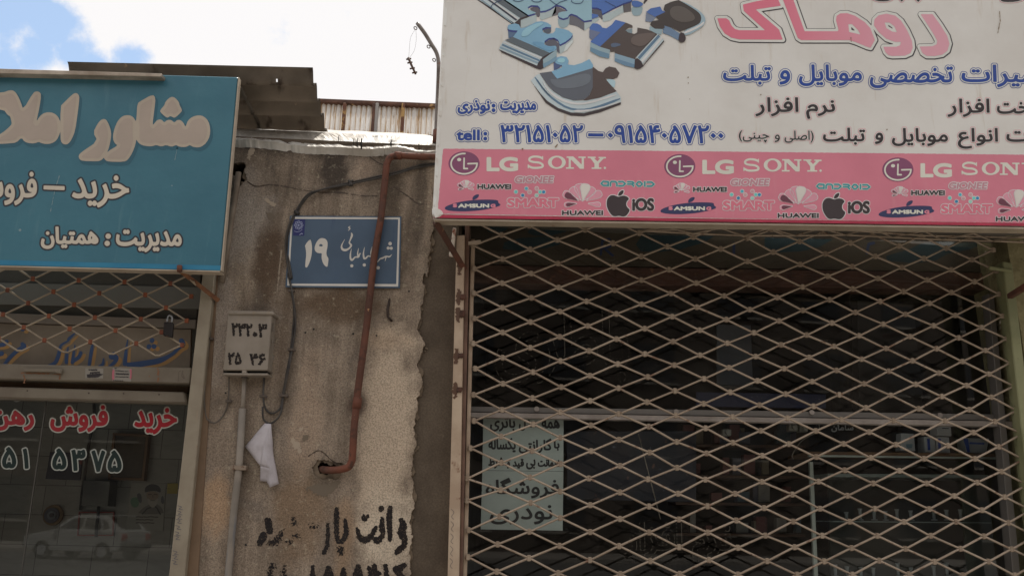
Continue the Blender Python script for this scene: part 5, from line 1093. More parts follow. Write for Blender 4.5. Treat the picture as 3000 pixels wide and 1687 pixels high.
bm = bmesh.new(); cprism(bm, [(2440, 1525), (2905, 1529), (2905, 1532), (2440, 1528)], .62, .3); obj('glass_shelf', bm, pm('shelf_edge', (.25, .3, .29), .3), sc2)
bm = bmesh.new(); cprism(bm, [(2425, 1340), (2895, 1345), (2960, 1900), (2440, 1900)], .95, .02); obj('back_panel', bm, pm('cabinet_back', (.045, .055, .052), .6, var=((.03, .038, .036), 3)), sc2)
bm = bmesh.new(); cprism(bm, [(2820, 1398), (2895, 1398), (2930, 1800), (2840, 1800)], .75, .02); obj('side_panel', bm, pm('cabinet_side', (.09, .105, .1), .5), sc2)
rn = random.Random(3)
for x in range(2450, 2830, 36):
    for yb, h in ((1524, 34), (1690, 40)):
        if rn.random() < .3: continue
        bm = bmesh.new(); w = 8; Yq = .7
        c = PV(x+rn.uniform(-6, 6), yb, *gpl(Yq)); t = PV(x, yb-h*rn.uniform(.7, 1.1), *gpl(Yq)); hh = (t-c).length
        add_tube(bm, [c, c+Vector((0, 0, hh*.12)), c+Vector((0, 0, hh*.15)), c+Vector((0, 0, hh*.8)), c+Vector((0, 0, hh))], [.016, .016, .007, .009, .013], 8)
        tag(obj('phone_stand', bm, pm('clear_acrylic', (.3, .33, .33), .2)), 'small clear phone stand on a cabinet shelf inside the right shop', 'phone stand', 'phone stands in the cabinet')
M_CARD = pm('box_card', A(150, 152, 152), .6, var=(A(134, 136, 138), 8))
def carton(label, quad, Y0, dep, mat, marks=(), mc=(40, 60, 130)):
    c = PV(*quad[0], *gpl(Y0)); e = thing('carton', label, 'carton', c, 'cartons on the shelf in the right shop'); bm = bmesh.new(); cprism(bm, quad, Y0, dep, .002); obj('box', bm, mat, e)
    if marks:
        k = Ink()
        for q in marks: k.poly(q)
        printed(e, 'printing', k, gpl(Y0), [(0, mc)], h=1)
carton('white carton standing at the left of the shelf boxes inside the right shop', [(2640, 1268), (2678, 1270), (2682, 1322), (2638, 1320)], .6, .06, M_CARD, [[(2654, 1300), (2674, 1300), (2672, 1312), (2656, 1312)]], (90, 110, 120))
carton('white carton with blue print on the shelf below a stacked one', [(2708, 1278), (2740, 1280), (2742, 1325), (2710, 1324)], .6, .08, M_CARD, [[(2716, 1284), (2724, 1284), (2726, 1318), (2718, 1318)]])
carton('second white and blue carton, right of the other one on the shelf', [(2743, 1278), (2781, 1280), (2784, 1326), (2744, 1325)], .6, .08, M_CARD, [[(2748, 1284), (2756, 1284), (2757, 1320), (2749, 1319)], [(2762, 1298), (2776, 1299), (2776, 1304), (2762, 1303)]])
carton('grey carton stacked on top of the two white and blue cartons', [(2745, 1245), (2786, 1247), (2788, 1277), (2746, 1275)], .6, .08, pm('grey_card', A(150, 150, 150), .6), [[(2760, 1252), (2780, 1253), (2780, 1256), (2760, 1255)]], (80, 80, 90))
carton('wide white and blue carton tapering to its foot at the right end of the shelf', [(2822, 1282), (2898, 1284), (2890, 1326), (2832, 1325)], .6, .08, M_CARD, [[(2822, 1284), (2836, 1284), (2842, 1324), (2834, 1324)], [(2840, 1294), (2884, 1296), (2884, 1302), (2840, 1300)]], (60, 80, 140))
# dim goods behind: a blue poster, dark shelves, a black frame
def plain(name, label, cat, quad, Y0, dep, mat, bw=.002):
    bm = bmesh.new(); cprism(bm, quad, Y0, dep, bw); return tag(obj(name, bm, mat), label, cat)
plain('blue_poster', 'dark navy poster inside the right shop, just right of the pale notice', 'poster', [(1660, 1262), (2040, 1262), (2040, 1470), (1660, 1462)], .9, .01, pm('navy_print', A(40, 42, 50, .6), .6, spots=[(A(96, 72, 66, .6), 14, .62, .68), (A(84, 88, 104, .6), 40, .66, .7)]))
plain('notice_board', 'blue grey board with light specks in the upper glass of the right shop', 'board', [(2100, 950), (2200, 952), (2206, 1130), (2100, 1125)], 1.2, .02, pm('board_grey', A(80, 84, 92, .6), .7))
plain('notice_strip', 'dark blue strip with pale script above the transom in the right shop', 'sign', [(2040, 1148), (2420, 1154), (2420, 1196), (2040, 1190)], .5, .01, pm('strip_blue', A(32, 36, 58, .6), .6, spots=[(A(120, 120, 130, .6), 60, .66, .7)]))
plain('door_panel', 'grey upright panel standing inside the right shop above its transom', 'panel', [(2500, 880), (2700, 885), (2720, 1200), (2500, 1195)], 1.6, .03, pm('panel_grey', A(72, 74, 76, .6), .6))
plain('door_panel', 'darker narrow panel left of the pale upright one inside the right shop', 'panel', [(2495, 860), (2512, 860), (2518, 1200), (2498, 1200)], 1.4, .05, M_DARK)
sh = thing('wall_shelf', 'dark wall shelf unit with small goods, left of the display cabinet', 'shelf', PV(2150, 1400, *gpl(1.3)))
for y in (1300, 1390, 1470, 1560):
    bm = bmesh.new(); cprism(bm, [(1980, y), (2360, y+4), (2360, y+12), (1980, y+8)], 1.3, .25); obj('board', bm, pm('dark_wood', A(70, 52, 42, .6), .6), sh)
rn = random.Random(12)
for q in range(34):
    x = 1990 + rn.random()*350; y = rn.choice((1300, 1390, 1470, 1560)); h = 20+rn.random()*40; w = 14+rn.random()*22
    c = rn.choice(((70, 72, 84), (96, 88, 72), (50, 56, 76), (110, 108, 104), (88, 50, 48), (56, 74, 84)))
    bm = bmesh.new(); cprism(bm, [(x, y-h), (x+w, y-h), (x+w, y-1), (x, y-1)], 1.32+rn.random()*.05, .06)
    tag(obj('packet', bm, ink_mat(c, .6)), 'small packet on the dark wall shelf inside the right shop', 'packet', 'packets on the wall shelf')
for x, y in ((2325, 1248), (2355, 1250), (2130, 1262)):
    bm = bmesh.new(); cprism(bm, [(x-13, y-6), (x+13, y-6), (x+13, y+14), (x-13, y+14)], .7, .05, .004)
    c = PV(x, y+4, *gpl(.7)); add_tube(bm, [c, c+Vector((0, -.02, 0))], .011, 12)
    tag(obj('spotlight', bm, pm('lamp_grey', A(120, 118, 112, .6), .4)), {2325: 'left of two small grey spotlights under the shop transom', 2355: 'right of two small grey spotlights under the shop transom', 2130: 'lone small grey spotlight under the middle of the shop transom'}[x], 'spotlight')
k = Ink().text('سامان', (2436, 1243, 2500, 1264)); tag(obj('cut_lettering', flat_bm([k.field(1, 3)], [.8], gpl(.6), ), ink_mat((118, 118, 118), .6)), 'pale lettering hanging under the transom in the right shop', 'lettering')
bm = bmesh.new(); a = PV(1870, 1270, *gpl(.3)); b = PV(1935, 1520, *gpl(.3)); add_tube(bm, [a, b], .0025, 6); tag(obj('hanging_wire', bm, M_COND), 'thin pale wire slanting down inside the shop behind the gate', 'wire')
bm = bmesh.new(); add_tube(bm, [PV(x, y, *gpl(.3)) for x, y in spline([(2395, 1230), (2398, 1260), (2350, 1290), (2322, 1330), (2325, 1345)], 6)], .0018, 6); tag(obj('hanging_wire', bm, M_COND), 'thin looped wire by the white cabinet upright in the right shop', 'wire')

# ------------------------------------------------------------------ left shop front
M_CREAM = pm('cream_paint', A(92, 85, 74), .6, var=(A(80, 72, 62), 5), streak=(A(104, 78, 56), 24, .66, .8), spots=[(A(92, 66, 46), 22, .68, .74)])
M_CREAM2 = pm('cream_post', A(116, 108, 94), .55, var=(A(103, 94, 81), 6), spots=[(A(104, 76, 56), 30, .68, .74)], streak=(A(128, 108, 90), 30, .66, .8))
lf = thing('left_shopfront', 'cream framed shop front with red and green window lettering under the blue sign', 'shop front', PV(560, 1300, -.05))
bm = bmesh.new(); post_to_floor(bm, (596, 780), (631, 780), (494, 1687), (540, 1687), -.05, .1); obj('post', bm, M_CREAM2, lf)
bm = bmesh.new(); post_to_floor(bm, (631.5, 790), (640, 790), (541, 1687), (580, 1687), -.02, .06, .002); obj('rust_edge', bm, pm('post_edge', A(96, 78, 61), .7, var=(A(84, 68, 53), 8)), lf)
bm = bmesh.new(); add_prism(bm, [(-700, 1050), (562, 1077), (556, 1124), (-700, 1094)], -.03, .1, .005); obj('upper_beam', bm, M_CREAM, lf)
bm = bmesh.new(); add_prism(bm, [(-700, 1090), (556, 1120), (548, 1152), (-700, 1118)], .05, .06, .001); obj('recess_strip', bm, pm('brown_strip', A(72, 55, 40), .75, var=(A(60, 46, 34), 10)), lf)
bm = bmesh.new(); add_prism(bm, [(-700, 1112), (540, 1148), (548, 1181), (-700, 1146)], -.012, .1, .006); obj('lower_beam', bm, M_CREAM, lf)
k = Ink()
for x, y in ((80, 1144), (260, 1151), (362, 1152), (466, 1155)): k.dot(x, y, 2.6)
printed(lf, 'screw_hole', k, (-.0121,), [(0, (50, 40, 34))], h=.8)
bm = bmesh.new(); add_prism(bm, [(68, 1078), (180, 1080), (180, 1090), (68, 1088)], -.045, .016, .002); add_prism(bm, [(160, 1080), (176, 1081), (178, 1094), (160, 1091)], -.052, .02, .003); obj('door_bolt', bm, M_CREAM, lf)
k = Ink()
for q in ([(70, 1097), (72, 1110), (70, 1120)], [(462, 1079), (464, 1100), (462, 1118)], [(176, 1095), (175, 1110)], [(60, 1092), (120, 1093), (178, 1096)]): k.stroke(q, 1.6, 3)
printed(lf, 'rust_stain', k, (-.0301,), [(0, (98, 66, 44))], h=1, rough=3, seed=40)
k = Ink().stroke([(536, 1085), (532, 1100), (540, 1108), (534, 1092)], .8, 5).stroke([(522, 1116), (524, 1090), (530, 1086)], .7, 4); printed(lf, 'scribble', k, (-.0301,), [(0, (70, 60, 52))], h=.7)
k = Ink()
for y in (1480, 1495, 1508, 1520, 1538, 1556, 1568, 1612, 1625, 1640): k.stroke([(520-(y-1480)*.1, y), (532-(y-1480)*.1, y+4), (524-(y-1480)*.1, y+10), (536-(y-1480)*.1, y+12)], .8, 3)
printed(lf, 'scribble', k, (-.0501,), [(0, (72, 70, 76))], h=.8)
gq = [(-700, 1140), (575, 1170)]
GLL = glass_mat('left_glass', (.78, .81, .8), .03)
a, b = PV(-700, 1120, .05), PV(590, 1160, .05)
bm = bmesh.new(); bm.faces.new([bm.verts.new(p) for p in (a, b, Vector((b.x, .05, .25)), Vector((a.x, .05, .25)))]); obj('window_pane', bm, GLL, lf)
bm = bmesh.new(); add_prism(bm, [(134, 1170), (137, 1170), (62, 1687), (59, 1687)], .049, .006, 0); obj('pane_joint', bm, pm('silicone', A(56, 54, 50), .5), lf)
bm = bmesh.new(); add_box(bm, a.x, b.x, .02, .2, 0, .25, .004); obj('stall_riser', bm, M_CEMENT, lf)
zw = Z(.21739, 0, 1140); PG = (.047,)
k = Ink().text('خرید', bx(zw, 1822, 262, 2372, 592)).text('فروش', bx(zw, 690, 222, 1442, 560), .012).text('رهن', bx(zw, -110, 295, 446, 545), .012)
printed(lf, 'red_lettering', k, PG, [(6.8, (126, 124, 116)), (2.9, (112, 18, 26))], h=1.5)
k = Ink().text('۵', bx(zw, 718, 805, 882, 1065)).text('۳', bx(zw, 975, 822, 1140, 1085)).text('۷', bx(zw, 1245, 832, 1405, 1098)).text('۵', bx(zw, 1462, 832, 1625, 1100)).text('۱', bx(zw, 320, 808, 372, 1055)).text('۵', bx(zw, 42, 786, 205, 1048)).text('۰', bx(zw, -120, 900, -70, 960))
printed(lf, 'green_lettering', k, PG, [(6.8, (122, 124, 118)), (3.0, (10, 25, 23))], h=1.5)
# lattice above
lat = thing('lattice_grille', 'cream lattice grille with rusty clips across the top of the left shop', 'security grille', PV(300, 900, -.005))
M_LAT = pm('grille_cream', A(128, 116, 100), .55, var=(A(108, 96, 82), 12), spots=[(A(92, 60, 40), 26, .66, .73)])
M_LCL = pm('grille_rust', A(112, 62, 40), .75, var=(A(88, 50, 36), 30))
def lnode(i, j): return PV(97 + i*67.2 - j*6.6 + .0, 816.5 + i*2.3 + j*35.6, -.005)
for n in range(-4, 6):
    bm = bmesh.new(); i0, i1 = -9, 7
    bm = zig_bar(lnode, i0, i1, n, .0044, .0046, .009, True, .0085, .0095)
    obj('lattice_bar', bm, [M_LAT, M_LCL], lat)
sgb = thing('painted_board', 'old cream board with blue brush lettering behind the lattice grille', 'sign board', PV(280, 1010, .1))
PBD = (.1,); zo = Z(.2252, 0, 900)
bm = bmesh.new(); add_prism(bm, [(-700, 920), (0, 947), (560, 964), (556, 1085), (-700, 1068)], .1, .02, .002) if False else add_prism(bm, [(-700, 925), (560, 964), (556, 1090), (-700, 1062)], .1, .02, .002); obj('board', bm, pm('board_cream', A(104, 94, 82), .7, var=(A(88, 78, 67), 4), spots=[(A(88, 66, 50), 18, .66, .74)]), sgb)
def brush(ik, dx=0, dy=0):
    def s(pts, r, sm=5): ik.stroke([(x+dx, y+dy) for x, y in zo(pts)], [q*.2252 for q in r], sm)
    s([(2360, 435), (2375, 480), (2320, 530), (2230, 615), (2080, 690), (1900, 725), (1720, 748), (1640, 738)], [30, 34, 22, 20, 34, 36, 34, 20]); s([(1662, 420), (1640, 560), (1625, 735)], [5, 16, 26])
    for x, y in ((1978, 430), (1938, 510), (2004, 508)): ik.dot(zo([(x, y)])[0][0]+dx, zo([(x, y)])[0][1]+dy, 30*.2252)
    s([(1480, 600), (1450, 640), (1505, 650), (1500, 700), (1430, 765)], [20, 34, 34, 24, 14]); s([(1347, 670), (1335, 740), (1285, 770)], [8, 18, 12]); s([(1212, 455), (1190, 560), (1158, 760)], [5, 20, 18])
    s([(975, 490), (955, 620), (940, 715)], [5, 16, 20]); s([(1052, 590), (1020, 650), (945, 705)], [20, 22, 22]); s([(887, 520), (868, 620), (862, 715)], [5, 18, 20]); s([(995, 320), (900, 405), (880, 440), (790, 500), (762, 620), (715, 720), (610, 765)], [5, 18, 10, 14, 24, 22, 10])
    s([(292, 478), (310, 510), (230, 560), (140, 640), (55, 740)], [24, 30, 24, 22, 16]); s([(85, 445), (50, 480), (-40, 500)], [24, 26, 20]); s([(20, 600), (-60, 620)], [30, 26]); ik.dot(zo([(297, 278)])[0][0]+dx, zo([(297, 278)])[0][1]+dy, 33*.2252)
    return ik
printed(sgb, 'lettering_edge', brush(Ink(), 10, 7), PBD, [(0, (138, 106, 66))], h=1.4)
printed(sgb, 'lettering', brush(Ink()), PBD, [(.4, (48, 66, 98))], h=1.4, lift=2)
def back(name, label, cat, quad, Y, dep, mat): 
    bm = bmesh.new(); add_prism(bm, quad, Y, dep, .002); return tag(obj(name, bm, mat), label, cat)
back('grey_board', 'dull grey panel behind the upper part of the lattice grille', 'panel', [(-700, 640), (600, 700), (575, 935), (-700, 900)], .13, .02, pm('grey_panel', A(70, 66, 60), .8, var=(A(58, 55, 50), 3)))
back('ceiling_batten', 'grey batten running along the top of the painted board', 'batten', [(-700, 893), (575, 936), (572, 962), (-700, 922)], .09, .03, pm('batten_grey', A(96, 88, 80), .75))
pad = thing('padlock', 'dark padlock hanging from the lattice grille near the cream post', 'padlock', PV(492, 930, -.025))
bm = bmesh.new(); add_prism(bm, zo([(2122, 185), (2255, 195), (2240, 400), (2180, 392), (2118, 358)]) if False else zo([(2128, 188), (2250, 196), (2236, 396), (2118, 366)]), -.035, .018, .004); obj('body', bm, pm('padlock_black', A(30, 26, 25), .5, .3, spots=[(A(90, 60, 44), 60, .64, .7)]), pad)
bm = bmesh.new(); add_tube(bm, [PV(x, y, -.026) for x, y in spline(zo([(2175, 195), (2185, 130), (2212, 108), (2240, 135), (2235, 200)]), 5)], .0042, 8); obj('shackle', bm, pm('chrome', (.3, .3, .3), .35, 1.0), pad)
for lab, q, marks, side in (('white sticker with smudged black print on the cream beam', [(250, 1078), (303, 1079), (302, 1108), (250, 1107)], [[(258, 1081), (286, 1081), (284, 1085), (260, 1085)], [(262, 1090), (292, 1088), (292, 1092), (264, 1094)], [(254, 1096), (290, 1093), (302, 1096), (286, 1105), (256, 1106)]], None),
                      ('pink edged sticker with small black print on the cream beam', [(330, 1077), (386, 1079), (384, 1117), (329, 1115)], [[(338, 1084), (376, 1087), (376, 1088.6), (338, 1086)], [(338, 1092), (378, 1094), (377, 1098), (338, 1096)], [(338, 1102), (376, 1103), (376, 1105), (338, 1104)], [(332, 1113), (362, 1114), (362, 1116), (332, 1115)], [(336, 1078), (343, 1078), (343, 1080), (336, 1080)]], True)):
    e = thing('sticker', lab, 'sticker', PV(*q[0], -.031)); bm = bmesh.new(); bm.faces.new([bm.verts.new(PV(x, y, -.0304)) for x, y in q]); obj('paper', bm, pm('sticker_white', A(104, 99, 92), .6), e)
    if side: printed(e, 'pink_edge', Ink().poly([(329, 1080), (336, 1084), (334, 1098), (336, 1110), (328, 1114)], 1).poly([(379, 1081), (386, 1080), (385, 1112), (379, 1108), (382, 1096)], 1), (-.0304,), [(0, (140, 78, 88))], h=.9)
    k = Ink(); [k.poly(m) for m in marks]; printed(e, 'print', k, (-.0304,), [(0, (36, 32, 34))], h=.9, rough=1.2, seed=50, rfreq=.3, lift=2)
# left room: tiled back wall with things hung on it
def tile_mat():
    m = bpy.data.materials.new('marble_tile'); m.use_nodes = True; nt = m.node_tree; bs = nt.nodes['Principled BSDF']
    pos = nt.nodes.new('ShaderNodeNewGeometry').outputs['Position']
    sx = nt.nodes.new('ShaderNodeSeparateXYZ'); nt.links.new(pos, sx.inputs[0]); cb = nt.nodes.new('ShaderNodeCombineXYZ'); nt.links.new(sx.outputs['X'], cb.inputs[0]); nt.links.new(sx.outputs['Z'], cb.inputs[1])
    b = nt.nodes.new('ShaderNodeTexBrick'); b.offset = .35; b.inputs['Scale'].default_value = 1; b.inputs['Brick Width'].default_value = .30; b.inputs['Row Height'].default_value = .155; b.inputs['Mortar Size'].default_value = .0018
    b.inputs['Color1'].default_value = (.30, .29, .265, 1); b.inputs['Color2'].default_value = (.25, .24, .22, 1); b.inputs['Mortar'].default_value = (.06, .055, .05, 1); nt.links.new(cb.outputs[0], b.inputs['Vector'])
    col = nmix(nt, nramp(nt, nnoise(nt, 5, 8, .7, stretch=(1, 1, 3), dist=1.2), .40, .7, 0, .55), b.outputs['Color'], (.18, .17, .155, 1)); nt.links.new(col, bs.inputs['Base Color']); bs.inputs['Roughness'].default_value = .5
    return m
LX0, LX1, LBY = PV(-700, 1300, .05).x, PV(600, 1300, .05).x, 1.25
room('office_room', 'dim office room with pale tiled back wall behind the left window', LX0, LX1, .12, LBY, .02, 2.45, pm('office_plaster', (.2, .19, .17), .9), pm('office_floor', (.2, .18, .16), .5), tile_mat())
def onwall(name, label, cat, quad, mat, dep=.02, Y=LBY, frame=None, fw=5):
    e = thing(name, label, cat, PV(*quad[0], Y-dep))
    bm = bmesh.new(); add_prism(bm, quad, Y-dep, dep-.002, .001); obj('face', bm, mat, e)
    if frame:
        bm = bmesh.new(); (x0, y0), (x1, y1), (x2, y2), (x3, y3) = quad
        for qq in ([(x0-fw, y0-fw), (x1+fw, y1-fw), (x1+fw, y1), (x0-fw, y0)], [(x3-fw, y3), (x2+fw, y2), (x2+fw, y2+fw), (x3-fw, y3+fw)], [(x0-fw, y0), (x0, y0), (x3, y3), (x3-fw, y3)], [(x1, y1), (x1+fw, y1), (x2+fw, y2), (x2, y2)]): add_prism(bm, qq, Y-dep-.008, dep, .001)
        obj('frame', bm, frame, e)
    return e
zw3 = Z(.21739, 0, 1380)
onwall('picture_frame', 'dark framed picture in a brown wooden frame on the tiled wall', 'picture', zw([(1555, 622), (1965, 640), (1905, 1195), (1490, 1180)]), pm('dark_picture', (.05, .04, .035), .4, var=((.09, .07, .05), 6)), .04, frame=pm('brown_frame', (.16, .09, .05), .5), fw=8)
onwall('small_picture', 'small unframed dark picture with a red patch on the tiled wall', 'picture', zw([(672, 842), (1115, 858), (1080, 1225), (612, 1205)]), pm('night_picture', (.04, .045, .07), .5, spots=[((.22, .07, .07), 9, .56, .66)]), .01)
pe = onwall('portrait_poster', 'poster of a bearded man in a dark turban on the tiled wall', 'poster', zw3([(1770, 150), (2240, 160), (2200, 800), (1700, 790)]), pm('poster_grey', (.3, .29, .265), .6), .004)
PPO = (LBY-.004,)
printed(pe, 'robe', Ink().poly(zw3([(1850, 575), (1900, 510), (1990, 450), (2060, 430), (2140, 450), (2190, 500), (2210, 575)]), 1), PPO, [(0, (86, 84, 82))], h=1.2)
printed(pe, 'face', Ink().poly(zw3([(1975, 270), (2130, 270), (2140, 350), (2100, 430), (2060, 450), (2015, 430), (1975, 350)]), 1), PPO, [(0, (112, 98, 88))], h=1, lift=2)
printed(pe, 'beard', Ink().poly(zw3([(1980, 350), (2020, 385), (2095, 385), (2135, 350), (2120, 440), (2060, 500), (2005, 450)]), 1), PPO, [(0, (126, 122, 116))], h=1, lift=3)
printed(pe, 'features', Ink().stroke(zw3([(1998, 312), (2040, 308)]), 1.2).stroke(zw3([(2075, 308), (2118, 312)]), 1.2).stroke(zw3([(2058, 315), (2062, 352)]), .8).stroke(zw3([(2030, 392), (2088, 392)]), .9), PPO, [(0, (60, 54, 50))], h=1, lift=4)
printed(pe, 'turban', Ink().poly(zw3([(1948, 285), (1955, 215), (2005, 178), (2060, 168), (2125, 185), (2168, 230), (2165, 290), (2120, 268), (2060, 262), (1995, 272)]), 1), PPO, [(0, (44, 46, 50))], h=1.2, lift=3)
printed(pe, 'collar', Ink().stroke(zw3([(1920, 570), (1985, 500), (2040, 480)]), 2).stroke(zw3([(2160, 575), (2120, 500), (2090, 470)]), 2), PPO, [(0, (46, 46, 48))], h=1.2, lift=2)
printed(pe, 'green_patch', Ink().poly(zw3([(1765, 360), (1850, 340), (1880, 400), (1860, 480), (1790, 490), (1755, 420)]), 1), PPO, [(0, (72, 98, 82))], h=1.2)
printed(pe, 'dark_patch', Ink().poly(zw3([(1838, 320), (1872, 285), (1908, 320), (1912, 420), (1880, 430)]), 1).poly(zw3([(2170, 340), (2205, 325), (2212, 440), (2168, 430)]), 1), PPO, [(0, (66, 68, 72))], h=1.2, lift=2)
k = Ink()
for y, x1 in ((612, 2140), (650, 2070), (692, 2085)):
    for q in range(6): k.stroke(zw3([(1835+q*(x1-1835)/6, y+4*math.sin(q*3)), (1835+(q+.75)*(x1-1835)/6, y-3*math.cos(q*2))]), 1.5)
printed(pe, 'caption', k, PPO, [(0, (60, 56, 54))], h=1)
onwall('yellow_notice', 'narrow yellow notice beside the cream post on the tiled wall', 'notice', zw3([(2255, 160), (2400, 160), (2390, 300), (2250, 300)]), pm('yellow_paper', (.36, .29, .07), .6, spots=[((.1, .09, .05), 20, .58, .64)]), .004)
onwall('certificate', 'red bordered certificate low on the tiled wall', 'certificate', zw3([(1075, 560), (1520, 560), (1510, 850), (1055, 850)]), pm('certificate_paper', (.32, .3, .27), .6, streak=((.3, .28, .25), 60, .5, .6)), .012, frame=pm('red_frame', (.28, .07, .06), .5), fw=4)
mt = onwall('electric_meter', 'grey electric meter cabinet with a black cable on the tiled wall', 'meter', zw3([(1130, 120), (1480, 130), (1450, 470), (1095, 460)]), pm('meter_grey', (.2, .19, .17), .6, var=((.1, .095, .09), 4)), .1)
bm = bmesh.new(); add_tube(bm, [PV(x, y, LBY-.03) for x, y in zw([(1265, 150), (1270, 380), (1215, 650), (1180, 850), (1150, 1100), (1120, 1288)]) + zw3([(1100, 350), (1085, 520)])], .008, 7); tag(obj('wall_cable', bm, M_CABLE), 'black cable running down the tiled wall inside the left shop', 'cable')
bm = bmesh.new(); add_tube(bm, [PV(x, y, LBY-.04) for x, y in zw3([(1330, 470), (1320, 600), (1300, 740), (1295, 880)])], .008, 7); tag(obj('wall_cable', bm, M_CABLE), 'short black cable hanging from the electric meter across the certificate', 'cable')
wr_ = thing('round_plaque', 'round orange and blue wall plaque beside the certificate', 'plaque', PV(*zw3([(700, 590)])[0], LBY-.06))
for r, c, o in ((130, (.2, .12, .05), 0), (95, (.07, .08, .12), .012), (55, (.16, .2, .24), .02), (26, (.03, .03, .05), .028)):
    bm = bmesh.new(); p0 = PV(*zw3([(710 if r < 130 else 730, 590)])[0], LBY-.004-o); add_tube(bm, [p0, p0+Vector((0, -.016, 0))], r*.21739*(LBY+3.7)/FPX, 28); obj('ring', bm, pm('plaque_%d' % r, c, .5, var=(tuple(v*.5 for v in c), 14)), wr_)
gl = thing('ceiling_lamp', 'white bowl lamp behind the top edge of the left window', 'lamp', PV(50, 1180, .5))
bm = bmesh.new(); c = PV(52, 1150, .5); add_tube(bm, [c+Vector((0, 0, h)) for h in (.06, .0, -.02, -.035, -.043)], [.048, .048, .04, .025, .004], 20); obj('shade', bm, pm('opal', (.7, .7, .66), .4), gl)
bm = bmesh.new(); add_tube(bm, [c+Vector((0, 0, .06)), c+Vector((0, 0, .5))], .012, 8); obj('stem', bm, M_COND, gl)

# ------------------------------------------------------------------ across the street, seen only as reflections
ob2 = thing('brick_building', 'long brown brick building across the street, reflected in the shop glass', 'building', (0, -38, 0))
M_BRK = pm('brown_brick', (.10, .08, .065), .9, var=((.075, .06, .05), .4)); M_WIN = pm('dark_window', (.03, .032, .036), .3)
bm = bmesh.new(); add_box(bm, -60, 60, -46, -38, -.1, 16.2); obj('wall', bm, M_BRK, ob2)
bm = bmesh.new(); add_box(bm, -60.2, 60.2, -46.2, -37.8, 16.201, 16.6); obj('roof', bm, pm('roof_edge', (.2, .18, .16), .9), ob2)
for i in range(-12, 13):
    for z in (1.0, 4.6, 8.2, 11.8):
        bm = bmesh.new(); x = i*4.6; add_box(bm, x-1.1, x+1.1, -38.2, -37.96, z, z+1.9); w = obj('window', bm, M_WIN, ob2)
        bm = bmesh.new(); add_box(bm, x-1.25, x+1.25, -37.955, -37.86, z-.14, z-.02); obj('sill', bm, pm('sill_stone', (.3, .28, .25), .8), w)
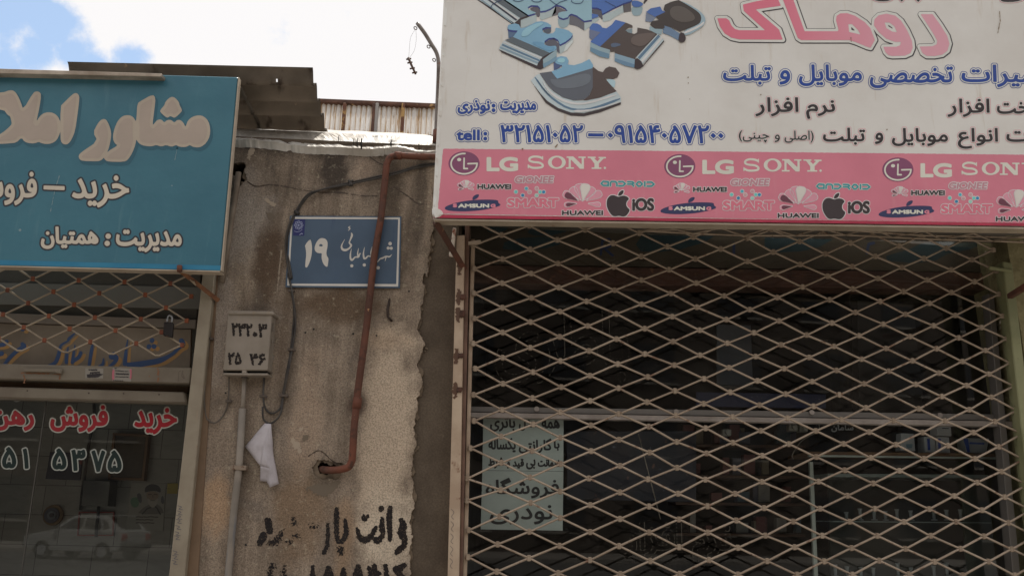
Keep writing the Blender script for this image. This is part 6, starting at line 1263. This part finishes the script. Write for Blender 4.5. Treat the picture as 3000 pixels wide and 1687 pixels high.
def hatchback(loc, rz):
    car = thing('parked_car', 'white hatchback car across the street, mirrored in the left window', 'car', (0, 0, 0))
    paint = pm('white_car_paint', (.42, .42, .4), .35, spec=.5); gls = pm('car_glass', (.02, .022, .025), .08, spec=.6); tyr = pm('tyre', (.02, .02, .02), .9); trim = pm('car_trim', (.05, .05, .05), .6)
    prof = [(-1.9, .35), (-1.92, .62), (-1.8, .76), (-.95, .92), (-.9, .95), (1.55, .98), (1.78, .95), (1.82, .6), (1.78, .35), (1.45, .3), (1.38, .5), (1.15, .6), (.92, .5), (.85, .28), (-.85, .28), (-.95, .5), (-1.15, .6), (-1.4, .5), (-1.48, .3)]
    def ext(pr, hw, taper=0, z0=.95, mat=paint, name='body', bw=.03):
        bm = bmesh.new(); L_, R_ = [], []
        for x, z in pr:
            w = hw - max(0, z-z0)*taper; L_.append(bm.verts.new((x, -w, z))); R_.append(bm.verts.new((x, w, z)))
        bm.faces.new(L_); bm.faces.new(R_[::-1]); n = len(pr)
        for i in range(n): bm.faces.new((L_[i], R_[i], R_[(i+1) % n], L_[(i+1) % n]))
        bmesh.ops.recalc_face_normals(bm, faces=bm.faces); bmesh.ops.triangulate(bm, faces=[f for f in bm.faces if len(f.verts) > 4]); bevel(bm, bw, 2)
        return obj(name, bm, mat, car)
    body = ext(prof, .8)
    ext([(-.95, .9), (-.28, 1.38), (-.1, 1.43), (.95, 1.44), (1.15, 1.40), (1.66, .95), (1.6, .9)], .76, .35, name='cabin')
    for s in (-1, 1):
        for q, nm_ in (([(-.62, 1.0), (-.2, 1.33), (.22, 1.35), (.22, 1.0)], 'front_window'), ([(.3, 1.0), (.3, 1.35), (.82, 1.34), (.98, 1.0)], 'rear_window'), ([(1.06, 1.0), (.92, 1.32), (1.06, 1.3), (1.3, 1.05)], 'quarter_window')):
            bm = bmesh.new(); vs = [bm.verts.new((x, s*(.768-max(0, z-.95)*.35), z)) for x, z in q]; bm.faces.new(vs); obj(nm_, bm, gls, car)
        for x in (-1.16, 1.15):
            bm = bmesh.new(); add_tube(bm, [(x, s*.62, .29), (x, s*.8, .29)], .29, 24); wh = obj('wheel', bm, tyr, car); bm = bmesh.new(); add_tube(bm, [(x, s*.79, .29), (x, s*.812, .29)], .18, 16); obj('rim', bm, pm('car_rim', (.5, .5, .5), .4, .7), wh)
        bm = bmesh.new(); add_box(bm, -1.95, -1.86, s*.62-.14, s*.62+.14, .58, .7, .02); obj('headlight', bm, pm('lamp_glass', (.7, .7, .7), .15), car)
        bm = bmesh.new(); add_box(bm, 1.76, 1.84, s*.62-.13, s*.62+.13, .66, .86, .02); obj('tail_light', bm, pm('tail_red', (.4, .03, .03), .3), car)
        bm = bmesh.new(); add_box(bm, -.72, -.55, min(s*.82, s*.95), max(s*.82, s*.95), .98, 1.08, .02); obj('side_mirror', bm, trim, car)
    for nm_, q in (('windscreen', [(-.83, .99), (-.3, 1.37)]), ('tailgate_window', [(1.2, 1.36), (1.58, 1.02)])):
        bm = bmesh.new(); (xa, zz_), (xb_, zb3) = q; o = -.03 if nm_ == 'windscreen' else .03
        bm.faces.new([bm.verts.new(p) for p in ((xa+o, -.62, zz_), (xa+o, .62, zz_), (xb_+o, .5, zb3), (xb_+o, -.5, zb3))]); obj(nm_, bm, gls, car)
    bm = bmesh.new(); add_box(bm, -1.98, -1.84, -.78, .78, .36, .52, .03); obj('bumper', bm, trim, car); bm = bmesh.new(); add_box(bm, 1.76, 1.88, -.78, .78, .38, .54, .03); obj('bumper', bm, trim, car)
    bm = bmesh.new(); add_box(bm, 1.1, 1.32, -.6, .6, 1.41, 1.45, .01); obj('spoiler', bm, paint, car)
    car.location = loc; car.rotation_euler = (0, 0, rz)
# the window mirrors y about .05
v = raydir(262, 1576); t = (27.5-CAM[1])/v[1]; pc = CAM + v*t
hatchback((pc[0], .1-pc[1], -.12), math.radians(14))
